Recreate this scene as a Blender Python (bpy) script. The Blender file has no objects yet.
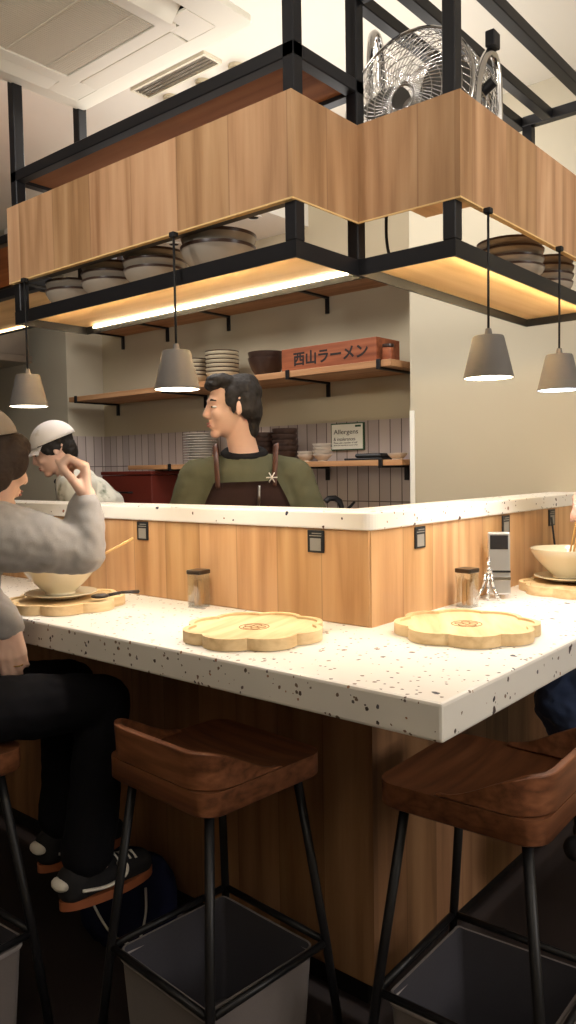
import bpy, bmesh, math, random
from mathutils import Vector, Matrix, Euler, noise
random.seed(7)
PI = math.pi
sc = bpy.context.scene
C = sc.collection
V = Vector

# ------------------------------------------------------------------ materials
def lin(c):
    c /= 255.0
    return c / 12.92 if c <= .04045 else ((c + .055) / 1.055) ** 2.4
def rgb(r, g, b): return (lin(r), lin(g), lin(b), 1)

class NT:
    def __init__(s, name):
        s.m = bpy.data.materials.new(name); s.m.use_nodes = True
        s.t = s.m.node_tree; s.b = s.t.nodes['Principled BSDF']
    def n(s, typ, **kw):
        x = s.t.nodes.new(typ)
        for k, v in kw.items():
            if k in x.inputs: x.inputs[k].default_value = v
            else: setattr(x, k, v)
        return x
    def l(s, a, b): s.t.links.new(a, b)
    def math(s, op, a, b=None, c=None):
        x = s.n('ShaderNodeMath', operation=op)
        for i, v in enumerate((a, b, c)):
            if v is None: continue
            if isinstance(v, (int, float)): x.inputs[i].default_value = v
            else: s.l(v, x.inputs[i])
        return x.outputs[0]
    def mix(s, f, a, b):
        x = s.n('ShaderNodeMix', data_type='RGBA')
        for i, v in ((0, f), (6, a), (7, b)):
            if isinstance(v, (int, float, tuple)): x.inputs[i].default_value = v
            else: s.l(v, x.inputs[i])
        return x.outputs[2]
    def ramp(s, f, stops):
        x = s.n('ShaderNodeValToRGB'); e = x.color_ramp.elements
        while len(e) < len(stops): e.new(.5)
        for k, (p, c) in zip(e, stops): k.position = p; k.color = c
        s.l(f, x.inputs[0]); return x.outputs[0]
    def obj(s): return s.n('ShaderNodeTexCoord').outputs['Object']
    def bump(s, h, strength=.2, dist=.002):
        x = s.n('ShaderNodeBump', Strength=strength, Distance=dist)
        s.l(h, x.inputs['Height']); s.l(x.outputs[0], s.b.inputs['Normal'])
    def scaled(s, v, sx, sy, sz):
        x = s.n('ShaderNodeMapping'); x.inputs['Scale'].default_value = (sx, sy, sz); s.l(v, x.inputs[0]); return x.outputs[0]
    def noise(s, v, scale, detail=4, rough=.55):
        x = s.n('ShaderNodeTexNoise', Scale=scale, Detail=detail, Roughness=rough); s.l(v, x.inputs['Vector']); return x.outputs['Fac']

def plain(name, col, rough=.6, metal=0, var=.06, nscale=14, spec=.4, **kw):
    t = NT(name); f = t.noise(t.obj(), nscale)
    d = tuple(max(0, c * (1 - var)) for c in col[:3]) + (1,); h = tuple(min(1, c * (1 + var)) for c in col[:3]) + (1,)
    t.l(t.mix(f, d, h), t.b.inputs['Base Color'])
    t.b.inputs['Roughness'].default_value = rough; t.b.inputs['Metallic'].default_value = metal
    t.b.inputs['Specular IOR Level'].default_value = spec
    for k, v in kw.items(): t.b.inputs[k.replace('_', ' ')].default_value = v
    return t.m

def wood(name, dark, mid, light, plank=0, u=(0, 1, 0), grain=(30, 30, 1.6), rough=.45, seam=.35, vary=.35):
    t = NT(name); o = t.obj()
    d = t.n('ShaderNodeVectorMath', operation='DOT_PRODUCT'); t.l(o, d.inputs[0]); d.inputs[1].default_value = u
    vec = o
    if plank:
        q = t.math('DIVIDE', d.outputs['Value'], plank); fl = t.math('FLOOR', q)
        wn = t.n('ShaderNodeTexWhiteNoise', noise_dimensions='1D'); t.l(fl, wn.inputs['W'])
        av = t.n('ShaderNodeVectorMath', operation='MULTIPLY_ADD'); t.l(wn.outputs['Color'], av.inputs[0])
        av.inputs[1].default_value = (7, 7, 7); t.l(o, av.inputs[2]); vec = av.outputs[0]
    g1 = t.noise(t.scaled(vec, *grain), 1, 6, .6)
    wv = t.noise(t.scaled(vec, grain[0] * .28, grain[1] * .28, grain[2] * .45), 1, 2, .5)
    rings = t.math('PINGPONG', t.math('MULTIPLY', wv, 9), 1)
    f = t.math('ADD', t.math('MULTIPLY', g1, .7), t.math('MULTIPLY', rings, .22))
    col = t.ramp(f, [(.25, dark), (.48, mid), (.75, light)])
    if plank:
        k = t.math('MULTIPLY_ADD', wn.outputs['Value'], vary, 1 - vary * .6)
        mul = t.n('ShaderNodeMix', data_type='RGBA', blend_type='MULTIPLY'); mul.inputs[0].default_value = 1
        cb = t.n('ShaderNodeCombineColor'); t.l(k, cb.inputs[0]); t.l(k, cb.inputs[1]); t.l(t.math('MULTIPLY', k, t.math('MULTIPLY_ADD', wn.outputs['Value'], .12, .93)), cb.inputs[2])
        t.l(col, mul.inputs[6]); t.l(cb.outputs[0], mul.inputs[7]); col = mul.outputs[2]
        fr = t.math('FRACT', q); e = t.math('LESS_THAN', t.math('MINIMUM', fr, t.math('SUBTRACT', 1, fr)), .0016 / plank)
        col = t.mix(t.math('MULTIPLY', e, seam), col, tuple(c * .35 for c in dark[:3]) + (1,))
    t.l(col, t.b.inputs['Base Color']); t.b.inputs['Roughness'].default_value = rough
    t.b.inputs['Specular IOR Level'].default_value = .35
    t.bump(g1, .12, .001)
    return t.m

def terrazzo(name):
    t = NT(name); o = t.obj(); col = t.mix(t.noise(o, 5, 3), rgb(224, 218, 210), rgb(236, 231, 223))
    for i, (sc_, thr, keep, cols) in enumerate((
        (42, .15, .17, [(.0, rgb(30, 28, 34)), (.35, rgb(92, 66, 52)), (.55, rgb(40, 42, 58)), (.75, rgb(128, 112, 98)), (.9, rgb(150, 92, 66))]),
        (95, .22, .20, [(.0, rgb(60, 52, 50)), (.4, rgb(132, 110, 92)), (.7, rgb(90, 88, 92)), (.9, rgb(164, 120, 92))]),
        (22, .10, .13, [(.0, rgb(24, 22, 30)), (.5, rgb(74, 56, 50)), (.8, rgb(40, 40, 56))]))):
        nz = t.n('ShaderNodeTexNoise', Scale=sc_ * 1.3, Detail=2.0); t.l(o, nz.inputs['Vector'])
        mv = t.n('ShaderNodeVectorMath', operation='MULTIPLY_ADD'); t.l(nz.outputs['Color'], mv.inputs[0]); mv.inputs[1].default_value = (.55 / sc_,) * 3; t.l(o, mv.inputs[2])
        vo = t.n('ShaderNodeTexVoronoi', Scale=sc_); t.l(mv.outputs[0], vo.inputs['Vector'])
        sep = t.n('ShaderNodeSeparateColor'); t.l(vo.outputs['Color'], sep.inputs[0])
        on = t.math('LESS_THAN', sep.outputs[0], keep)
        rad = t.math('MULTIPLY_ADD', sep.outputs[1], thr * 1.4, thr * .5)
        chip = t.math('MULTIPLY', on, t.math('LESS_THAN', vo.outputs['Distance'], rad))
        col = t.mix(chip, col, t.ramp(sep.outputs[2], cols))
    t.l(col, t.b.inputs['Base Color']); t.b.inputs['Roughness'].default_value = .38
    t.b.inputs['Specular IOR Level'].default_value = .3
    return t.m

def tiles(name, w, h, u, z0, c1, c2, grout, gap=.004):
    t = NT(name); o = t.obj()
    d = t.n('ShaderNodeVectorMath', operation='DOT_PRODUCT'); t.l(o, d.inputs[0]); d.inputs[1].default_value = u
    sx = t.n('ShaderNodeSeparateXYZ'); t.l(o, sx.inputs[0])
    q = t.math('DIVIDE', d.outputs['Value'], w); z = t.math('DIVIDE', t.math('SUBTRACT', sx.outputs[2], z0), h)
    cb = t.n('ShaderNodeCombineXYZ'); t.l(t.math('FLOOR', q), cb.inputs[0]); t.l(t.math('FLOOR', z), cb.inputs[1])
    wn = t.n('ShaderNodeTexWhiteNoise'); t.l(cb.outputs[0], wn.inputs['Vector'])
    fq, fz = t.math('FRACT', q), t.math('FRACT', z)
    e = t.math('MAXIMUM', t.math('LESS_THAN', fq, gap / w), t.math('LESS_THAN', fz, gap / h))
    t.l(t.mix(e, t.mix(wn.outputs['Value'], c1, c2), grout), t.b.inputs['Base Color'])
    t.l(t.math('MULTIPLY_ADD', e, .6, .25), t.b.inputs['Roughness'])
    t.bump(t.math('SUBTRACT', 1, e), .5, .002)
    return t.m

def fabric(name, c, var=.25, scale=260, rough=.95, pat=None):
    t = NT(name); o = t.obj(); f = t.noise(o, scale, 3); g = t.noise(o, 9, 3)
    col = t.mix(t.math('ADD', t.math('MULTIPLY', f, .5), t.math('MULTIPLY', g, .5)), tuple(x * (1 - var) for x in c[:3]) + (1,), tuple(min(1, x * (1 + var)) for x in c[:3]) + (1,))
    if pat:
        p = t.noise(o, pat[1], 4, .6); col = t.mix(t.ramp(p, [(pat[2], (0, 0, 0, 1)), (pat[2] + .12, (1, 1, 1, 1))]), col, pat[0])
    t.l(col, t.b.inputs['Base Color']); t.b.inputs['Roughness'].default_value = rough
    t.b.inputs['Specular IOR Level'].default_value = .15
    t.b.inputs['Sheen Weight'].default_value = .12 if max(c[:3]) > .1 else 0
    t.bump(f, .25, .001)
    return t.m

def glass(name, col=(.95, .97, .97, 1), rough=.02, mixf=.82):
    # thin clear wall: a little gloss over see-through
    t = NT(name); tr = t.n('ShaderNodeBsdfTransparent'); tr.inputs[0].default_value = col
    gl = t.n('ShaderNodeBsdfGlossy', Roughness=rough); mx = t.n('ShaderNodeMixShader')
    lw = t.n('ShaderNodeLayerWeight', Blend=.35)
    t.l(t.math('MULTIPLY_ADD', lw.outputs['Facing'], .5, .06), mx.inputs[0])
    t.l(tr.outputs[0], mx.inputs[1]); t.l(gl.outputs[0], mx.inputs[2])
    t.l(mx.outputs[0], t.t.nodes['Material Output'].inputs[0])
    return t.m

def emit(name, col, s):
    t = NT(name); t.b.inputs['Base Color'].default_value = col
    t.b.inputs['Emission Color'].default_value = col; t.b.inputs['Emission Strength'].default_value = s
    return t.m

def hairmat(name, c, hi):
    t = NT(name); o = t.obj()
    f = t.noise(t.scaled(o, 30, 160, 60), 1, 4, .6)
    t.l(t.mix(f, c, hi), t.b.inputs['Base Color']); t.b.inputs['Roughness'].default_value = .62; t.b.inputs['Specular IOR Level'].default_value = .25
    t.bump(f, .6, .004)
    return t.m

def skinmat(name, c):
    t = NT(name); o = t.obj(); f = t.noise(o, 30, 3)
    t.l(t.mix(f, tuple(x * .93 for x in c[:3]) + (1,), (min(1, c[0] * 1.04), c[1] * .99, c[2] * .98, 1)), t.b.inputs['Base Color'])
    t.b.inputs['Roughness'].default_value = .5; t.b.inputs['Subsurface Weight'].default_value = .08
    t.b.inputs['Subsurface Radius'].default_value = (.012, .005, .003); t.b.inputs['Specular IOR Level'].default_value = .35
    return t.m

OAKD, OAKM, OAKL = rgb(146, 106, 72), rgb(182, 140, 102), rgb(202, 163, 124)
M = {}
M['fascia_y'] = wood('fascia_wood_y', OAKD, OAKM, OAKL, .165, (0, 1, 0), (26, 26, 1.6), vary=.26, seam=.3)
M['fascia_x'] = wood('fascia_wood_x', OAKD, OAKM, OAKL, .165, (1, 0, 0), (26, 26, 1.6), vary=.26, seam=.3)
UD, UM, UL = rgb(168, 124, 82), rgb(198, 154, 108), rgb(212, 172, 128)
M['upstand_y'] = wood('upstand_wood_y', UD, UM, UL, .145, (0, 1, 0), (24, 24, 1.6), vary=.14, seam=.35)
M['upstand_x'] = wood('upstand_wood_x', UD, UM, UL, .145, (1, 0, 0), (24, 24, 1.6), vary=.14, seam=.35)
M['base_y'] = wood('base_wood_y', rgb(118, 84, 58), rgb(150, 110, 78), rgb(170, 130, 96), .15, (0, 1, 0), (22, 22, 1.5), vary=.3)
M['base_x'] = wood('base_wood_x', rgb(118, 84, 58), rgb(150, 110, 78), rgb(170, 130, 96), .15, (1, 0, 0), (22, 22, 1.5), vary=.3)
M['board_y'] = wood('board_wood_y', rgb(200, 158, 108), rgb(220, 180, 128), rgb(230, 194, 144), 0, grain=(26, 2, 26), rough=.5)
M['board_x'] = wood('board_wood_x', rgb(200, 158, 108), rgb(220, 180, 128), rgb(230, 194, 144), 0, grain=(2, 26, 26), rough=.5)
M['shelf'] = wood('wall_shelf_wood', rgb(150, 106, 70), rgb(182, 136, 96), rgb(198, 154, 114), 0, grain=(30, 2, 30), rough=.5)
M['topboard'] = wood('upper_board_wood', rgb(124, 74, 38), rgb(148, 94, 54), rgb(162, 108, 66), 0, grain=(26, 2, 26), rough=.85)
M['stool'] = wood('stool_wood', rgb(84, 50, 32), rgb(116, 72, 47), rgb(138, 90, 62), 0, grain=(46, 3, 60), rough=.42)
M['stool_back'] = wood('stool_back_wood', rgb(88, 52, 34), rgb(124, 78, 52), rgb(150, 98, 68), 0, grain=(50, 6, 50), rough=.4)
M['tray'] = wood('tray_wood', rgb(204, 172, 126), rgb(224, 196, 150), rgb(234, 210, 168), 0, grain=(5, 40, 40), rough=.55)
M['lit_edge'] = plain('lit_edge_tint', rgb(226, 190, 130), .5)  # light caught on the fascia's lower edge, put into a paler colour
M['engrave'] = plain('engraved_wood', rgb(150, 112, 72), .7)
M['black'] = plain('black_steel', rgb(30, 29, 31), .42, .3, .15, spec=.4)
M['terrazzo'] = terrazzo('terrazzo')
M['wall'] = plain('wall_paint', rgb(192, 181, 156), .9, 0, .03, 3, .2)
M['wall_l'] = plain('side_wall_paint', rgb(186, 177, 157), .9, 0, .03, 3, .2)
M['ceiling'] = plain('ceiling_paint', rgb(222, 216, 204), .9, 0, .03, 4, .2)
M['white_panel'] = plain('white_panel', rgb(232, 230, 222), .5, 0, .02)
M['tile_x'] = tiles('wall_tile_y', .064, .2, (0, 1, 0), .988, rgb(172, 160, 156), rgb(196, 184, 178), rgb(84, 72, 68), .0045)
M['tile_y'] = tiles('wall_tile_x', .064, .2, (1, 0, 0), .988, rgb(172, 160, 156), rgb(196, 184, 178), rgb(84, 72, 68), .0045)
M['floor'] = tiles('floor_tile', .45, .45, (1, 0, 0), 0, rgb(80, 55, 47), rgb(92, 65, 56), rgb(40, 28, 26), .006)
M['kick'] = plain('kick_plate', rgb(22, 20, 20), .6)
M['shade'] = plain('grey_shade', rgb(98, 92, 87), .75, 0, .12, 40)
M['shade_in'] = plain('white_shade_lining', rgb(240, 232, 214), .6)
M['wire'] = plain('black_cord', rgb(18, 17, 17), .7)
M['bowl_grey'] = plain('grey_glaze', rgb(150, 140, 126), .22, 0, .06, 20, .6)
M['bowl_rim'] = plain('dark_rim_glaze', rgb(64, 46, 38), .3)
M['bowl_cream'] = plain('cream_glaze', rgb(226, 216, 190), .2, 0, .03, 10, .6)
M['bowl_cream2'] = plain('cream_stoneware', rgb(204, 192, 164), .35, 0, .05, 20, .5)
M['bowl_dark'] = plain('dark_glaze', rgb(58, 42, 36), .3, 0, .15, 20, .5)
M['bowl_pale'] = plain('pale_glaze', rgb(206, 198, 188), .3, 0, .05, 20, .5)
M['chrome'] = plain('chrome', rgb(214, 212, 210), .14, 1, .03)
M['chrome_soft'] = plain('satin_chrome', rgb(222, 220, 218), .28, .9, .03)
M['steel'] = plain('brushed_steel', rgb(170, 164, 156), .34, 1, .08, 30)
M['plastic_white'] = plain('cassette_plastic', rgb(238, 233, 216), .45, 0, .015, 6, .4)
M['plastic_grey'] = plain('grille_plastic', rgb(216, 207, 186), .6, 0, .03)
M['grille_back'] = plain('grille_back', rgb(150, 142, 126), .8)
M['dark'] = plain('dark_void', rgb(26, 24, 24), .8)
M['screen'] = plain('dark_screen', rgb(40, 38, 38), .15)
M['paper'] = plain('white_paper', rgb(232, 232, 220), .8, 0, .02)
M['card_grey'] = plain('card_print', rgb(140, 136, 128), .6)
M['green_ink'] = plain('green_frame', rgb(48, 84, 58), .6)
M['black_card'] = plain('black_card', rgb(26, 26, 28), .45)
M['signwood'] = wood('sign_box_wood', rgb(118, 62, 38), rgb(146, 82, 52), rgb(162, 98, 66), 0, grain=(40, 3, 40), rough=.5)
M['ink'] = plain('black_ink', rgb(34, 22, 20), .6)
M['redbox'] = plain('dark_red_lacquer', rgb(96, 34, 24), .45, 0, .15, 8)
M['bin'] = fabric('grey_felt', rgb(118, 110, 108), .18)
M['bin_rim'] = fabric('pale_grey_binding', rgb(150, 142, 140), .12)
M['bin_in'] = fabric('dark_grey_inside', rgb(70, 68, 74), .18)  # darker grey for the bin's inner faces
M['navy'] = fabric('navy_cloth', rgb(28, 30, 54), .2)
M['cordw'] = plain('white_string', rgb(200, 196, 190), .8)
M['glass'] = glass('clear_glass')
M['pick'] = plain('toothpick_wood', rgb(206, 160, 104), .7)
M['chop'] = plain('chopstick_wood', rgb(214, 168, 104), .5)
M['hub'] = plain('dark_grey_blade', rgb(96, 92, 86), .5)
M['lampglow'] = emit('lamp_glow_warm', (1, .86, .64, 1), 9)
M['lampglow_cool'] = emit('lamp_glow_cool', (.86, .93, 1, 1), 9)
M['led'] = emit('led_strip', (1, .84, .55, 1), 24)
M['led_added'] = emit('added_led_strip', (1, .78, .44, 1), 260)  # for unseen strips added to brighten the lower boards
M['led_soft'] = emit('led_strip_soft', (1, .74, .42, 1), 5)
M['skin_a'] = skinmat('skin_chef', rgb(216, 176, 154))
M['skin_b'] = skinmat('skin_cook', rgb(220, 182, 164))
M['skin_w'] = skinmat('skin_diner', rgb(224, 186, 164))
M['skin_r'] = skinmat('skin_guest', rgb(228, 182, 168))
M['hair_black'] = hairmat('black_hair', rgb(16, 14, 14), rgb(48, 42, 40))
M['hair_brown'] = hairmat('brown_hair', rgb(30, 21, 16), rgb(58, 42, 33))
M['olive'] = fabric('olive_cotton', rgb(80, 79, 61), .14)
M['apron_brown'] = fabric('brown_apron_cloth', rgb(64, 46, 42), .2)
M['strap_brown'] = plain('brown_leather', rgb(76, 46, 34), .5)
M['black_cloth'] = fabric('black_cloth', rgb(24, 23, 25), .2)
M['tiedye'] = fabric('pale_grey_cotton', rgb(198, 196, 186), .08, pat=(rgb(96, 106, 84), 10, .56))
M['cap_white'] = fabric('white_cap_cloth', rgb(226, 220, 218), .05, pat=(rgb(176, 166, 138), 9, .62))
M['cap_beige'] = fabric('beige_felt', rgb(142, 128, 112), .08)
M['knit'] = fabric('grey_knit', rgb(158, 153, 149), .16, 330)
M['trouser'] = fabric('black_trouser_cloth', rgb(17, 16, 20), .2)
M['denim'] = fabric('blue_denim', rgb(54, 66, 96), .25)
M['shoe'] = plain('black_suede', rgb(28, 26, 28), .85)
M['shoe_white'] = plain('white_leather', rgb(222, 214, 202), .5)
M['gum'] = plain('gum_rubber', rgb(150, 86, 54), .6)
M['gold'] = plain('gold_ring', rgb(220, 176, 100), .25, 1)
M['eye'] = plain('eye_white', rgb(226, 222, 216), .2)
M['iris'] = plain('dark_iris', rgb(32, 22, 18), .15)
M['lip_a'] = plain('lip', rgb(172, 108, 96), .45)
M['red_soup'] = plain('red_paste', rgb(150, 44, 34), .4)
M['straw'] = plain('black_straw', rgb(24, 22, 22), .5)
M['spoon_dark'] = plain('dark_lacquer', rgb(48, 42, 40), .3)
M['lid_dark'] = plain('dark_metal_lid', rgb(82, 72, 62), .3, .8)

# ------------------------------------------------------------------ mesh helpers
def obj(name, bm, mat, parent=None, smooth=None, bevel=0, seg=2):
    me = bpy.data.meshes.new(name)
    if isinstance(bm, bpy.types.Mesh): me = bm; me.name = name
    else:
        bmesh.ops.recalc_face_normals(bm, faces=bm.faces)
        bm.to_mesh(me); bm.free()
    o = bpy.data.objects.new(name, me); C.objects.link(o)
    for m in (mat if isinstance(mat, (list, tuple)) else [mat]):
        me.materials.append(M[m] if isinstance(m, str) else m)
    if smooth is not None:
        for p in me.polygons: p.use_smooth = True
        if smooth > 0: me.set_sharp_from_angle(angle=math.radians(smooth))
    if bevel:
        b = o.modifiers.new('bevel', 'BEVEL'); b.width = bevel; b.segments = seg; b.limit_method = 'ANGLE'; b.angle_limit = math.radians(40)
    if parent: o.parent = parent
    return o
def BM(): return bmesh.new()
def box(bm, lo, hi, mi=0, mat=None):
    vs = [bm.verts.new((x, y, z)) for x in (lo[0], hi[0]) for y in (lo[1], hi[1]) for z in (lo[2], hi[2])]
    if mat:
        for v in vs: v.co = mat @ v.co
    for f in ((0, 1, 3, 2), (4, 6, 7, 5), (0, 4, 5, 1), (2, 3, 7, 6), (0, 2, 6, 4), (1, 5, 7, 3)):
        bm.faces.new([vs[i] for i in f]).material_index = mi
    return bm
def frame_of(d, up=V((0, 0, 1))):
    d = d.normalized()
    if abs(d.dot(up)) > .98: up = V((1, 0, 0))
    a = up.cross(d).normalized(); return a, d.cross(a)
def tube(bm, pts, r, n=8, mi=0, closed=False, flat=1.0):
    pts = [V(p) for p in pts]; rr = r if isinstance(r, (list, tuple)) else [r] * len(pts)
    rings = []; a = None
    for i, p in enumerate(pts):
        q0 = pts[i - 1] if (i or closed) else p; q1 = pts[(i + 1) % len(pts)] if (i < len(pts) - 1 or closed) else p
        d = (q1 - q0).normalized()
        if a is None: a, b = frame_of(d)
        else:
            a = (a - d * a.dot(d)).normalized(); b = d.cross(a)
        rings.append([bm.verts.new(p + (a * math.cos(2 * PI * k / n) + b * math.sin(2 * PI * k / n) * flat) * rr[i]) for k in range(n)])
    m = len(rings)
    for i in range(m if closed else m - 1):
        A, B = rings[i], rings[(i + 1) % m]
        for k in range(n):
            bm.faces.new((A[k], A[(k + 1) % n], B[(k + 1) % n], B[k])).material_index = mi
    if not closed:
        bm.faces.new(rings[0][::-1]).material_index = mi; bm.faces.new(rings[-1]).material_index = mi
    return bm
def lathe(bm, prof, c=(0, 0, 0), n=32, mi=None, closed=True):
    c = V(c); rings = []
    for r, z in prof:
        if r < 1e-6: rings.append([bm.verts.new(c + V((0, 0, z)))])
        else: rings.append([bm.verts.new(c + V((r * math.cos(2 * PI * k / n), r * math.sin(2 * PI * k / n), z))) for k in range(n)])
    for i in range(len(rings) - (0 if closed else 1)):
        A, B = rings[i], rings[(i + 1) % len(rings)]
        if len(A) == 1 and len(B) == 1: continue
        for k in range(n):
            k2 = (k + 1) % n
            if len(A) == 1: f = (A[0], B[k2], B[k])
            elif len(B) == 1: f = (A[k], A[k2], B[0])
            else: f = (A[k], A[k2], B[k2], B[k])
            try: bm.faces.new(f).material_index = mi[i] if mi else 0
            except ValueError: pass
    return bm
def prism(bm, poly, z0, z1, mi=0):
    a = [bm.verts.new((x, y, z0)) for x, y in poly]; b = [bm.verts.new((x, y, z1)) for x, y in poly]
    n = len(poly)
    bm.faces.new(a[::-1]).material_index = mi; bm.faces.new(b).material_index = mi
    for i in range(n): bm.faces.new((a[i], a[(i + 1) % n], b[(i + 1) % n], b[i])).material_index = mi
    return bm
def ell(bm, c, r, R=None, u=14, v=10):
    c = V(c); R = R or Matrix.Identity(3); rows = []
    for i in range(v + 1):
        t = PI * i / v
        if i in (0, v): rows.append([bm.verts.new(c + R @ V((0, 0, r[2] * math.cos(t))))]); continue
        rows.append([bm.verts.new(c + R @ V((r[0] * math.sin(t) * math.cos(2 * PI * k / u), r[1] * math.sin(t) * math.sin(2 * PI * k / u), r[2] * math.cos(t)))) for k in range(u)])
    for i in range(v):
        A, B = rows[i], rows[i + 1]
        for k in range(u):
            k2 = (k + 1) % u
            if len(A) == 1: bm.faces.new((A[0], B[k], B[k2]))
            elif len(B) == 1: bm.faces.new((A[k], B[0], A[k2]))
            else: bm.faces.new((A[k], B[k], B[k2], A[k2]))
    return bm
def caps(bm, pts, rs, n=12):           # chain of rounded tapered segments
    pts = [V(p) for p in pts]
    for p, r in zip(pts, rs): ell(bm, p, (r, r, r), None, n, 8)
    for i in range(len(pts) - 1):
        if (pts[i + 1] - pts[i]).length > 1e-4: tube(bm, [pts[i], pts[i + 1]], [rs[i], rs[i + 1]], n)
    return bm
def loft(bm, rings, n=20):             # rings: (centre, vecA, vecB) closed with caps
    rr = []
    for c, a, b in rings:
        c, a, b = V(c), V(a), V(b)
        rr.append([bm.verts.new(c + a * math.cos(2 * PI * k / n) + b * math.sin(2 * PI * k / n)) for k in range(n)])
    for A, B in zip(rr, rr[1:]):
        for k in range(n): bm.faces.new((A[k], A[(k + 1) % n], B[(k + 1) % n], B[k]))
    bm.faces.new(rr[0][::-1]); bm.faces.new(rr[-1])
    return bm
def fuse(bm, voxel, smooth=4, factor=.5, wrinkle=None):   # union of the overlapping shells into one continuous mesh
    bmesh.ops.recalc_face_normals(bm, faces=bm.faces)
    me = bpy.data.meshes.new('tmp'); bm.to_mesh(me); bm.free()
    o = bpy.data.objects.new('tmp', me); C.objects.link(o)
    r = o.modifiers.new('r', 'REMESH'); r.mode = 'VOXEL'; r.voxel_size = voxel; r.adaptivity = 0
    if smooth:
        s = o.modifiers.new('s', 'SMOOTH'); s.iterations = smooth; s.factor = factor
    dg = bpy.context.evaluated_depsgraph_get(); dg.update()
    out = bpy.data.meshes.new_from_object(o.evaluated_get(dg), depsgraph=dg)
    bpy.data.objects.remove(o); bpy.data.meshes.remove(me)
    if wrinkle:
        amp, scl = wrinkle
        for v in out.vertices: v.co += v.normal * amp * (noise.fractal(v.co * scl, .6, 2.0, 3))
    for p in out.polygons: p.use_smooth = True
    return out

def tag(o, label, cat, group=None):
    o['label'] = label; o['category'] = cat
    if group: o['group'] = group
    return o
def thing(name, label, cat, loc=(0, 0, 0), rz=0, group=None):
    o = bpy.data.objects.new(name, None); C.objects.link(o); o.empty_display_size = .05
    o.location = loc; o.rotation_euler = (0, 0, rz)
    return tag(o, label, cat, group)
def struct(name, bm, mat, **kw):
    o = obj(name, bm, mat, **kw); o['kind'] = 'structure'; return o
def dup(root, loc, rz=0, label=None, group=None):
    r = root.copy(); C.objects.link(r); r.location = loc; r.rotation_euler = (0, 0, rz)
    if label: r['label'] = label
    if group: r['group'] = group
    for ch in list(root.children):
        c = ch.copy(); C.objects.link(c); c.parent = r
        for g in list(ch.children):
            d = g.copy(); C.objects.link(d); d.parent = c
    return r

# ------------------------------------------------------------------ camera
YAW, PIT, ROLL, F = .7021, -.0558, -.0161, 783.1
cpos = V((-1.5203, -1.0351, 1.3598))
fw = V((math.cos(YAW) * math.cos(PIT), math.sin(YAW) * math.cos(PIT), math.sin(PIT)))
r0 = V((math.sin(YAW), -math.cos(YAW), 0)); u0 = r0.cross(fw)
rr_ = r0 * math.cos(ROLL) + u0 * math.sin(ROLL); uu_ = u0 * math.cos(ROLL) - r0 * math.sin(ROLL)
cam = bpy.data.cameras.new('camera'); co = bpy.data.objects.new('camera', cam); C.objects.link(co)
co.matrix_world = Matrix(((rr_.x, uu_.x, -fw.x, cpos.x), (rr_.y, uu_.y, -fw.y, cpos.y), (rr_.z, uu_.z, -fw.z, cpos.z), (0, 0, 0, 1)))
cam.sensor_fit = 'VERTICAL'; cam.sensor_height = 36; cam.lens = 36 * F / 1024; cam.clip_start = .05
sc.camera = co

# ------------------------------------------------------------------ room shell
CEIL = 2.80
struct('floor', box(BM(), (-3.6, -3.6, -.1), (4.2, 6.0, 0)), 'floor')
struct('ceiling', box(BM(), (-3.6, -3.6, CEIL), (4.2, 6.0, CEIL + .1)), 'ceiling')
struct('wall_back', box(BM(), (1.70, .757, 0), (1.85, 3.40, CEIL)), 'wall')
struct('wall_right', box(BM(), (1.43, -3.6, 0), (1.85, .757, CEIL)), 'wall_l')
struct('wall_left', box(BM(), (1.42, 3.28, 0), (1.70, 6.0, CEIL)), 'wall_l')
struct('wall_far', box(BM(), (-3.6, 5.9, 0), (1.42, 6.0, CEIL)), 'wall_l')
struct('wall_front', box(BM(), (-3.7, -3.6, 0), (-3.6, 6.0, CEIL)), 'wall')
struct('wall_near', box(BM(), (-3.6, -3.7, 0), (1.43, -3.6, CEIL)), 'wall')
struct('trim_1', box(BM(), (1.686, .758, .9), (1.70, 3.28, 1.588)), 'tile_x')
struct('trim_2', box(BM(), (1.42, 3.266, .9), (1.686, 3.28, 1.588)), 'tile_y')
struct('trim_3', box(BM(), (1.424, .735, 0), (1.4298, .7568, 1.60)), 'white_panel')
sf = BM(); box(sf, (1.02, 1.52, 2.60), (1.70, 3.28, CEIL))
struct('ceiling_soffit', sf, 'white_panel')
for (x, y) in ((1.39, 1.62), (1.43, 2.25)):
    t = thing('recessed_downlight', 'small black-holed downlight in white soffit, ' + ('nearer the wood frame corner' if y < 2 else 'above the middle bowl stacks'), 'downlight', (x, y, 2.60), 0, 'unlit downlights in the soffit')
    obj('trim_ring', lathe(BM(), [(.027, -.001), (.044, -.001), (.044, -.006), (.027, -.006)], n=24), 'white_panel', t, 30)
    obj('shade_disc', lathe(BM(), [(0, -.0015), (.028, -.0015), (.026, -.004), (0, -.004)], n=24), 'dark', t, 30)  # flat dark disc; the shade of the hole is in its colour

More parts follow.
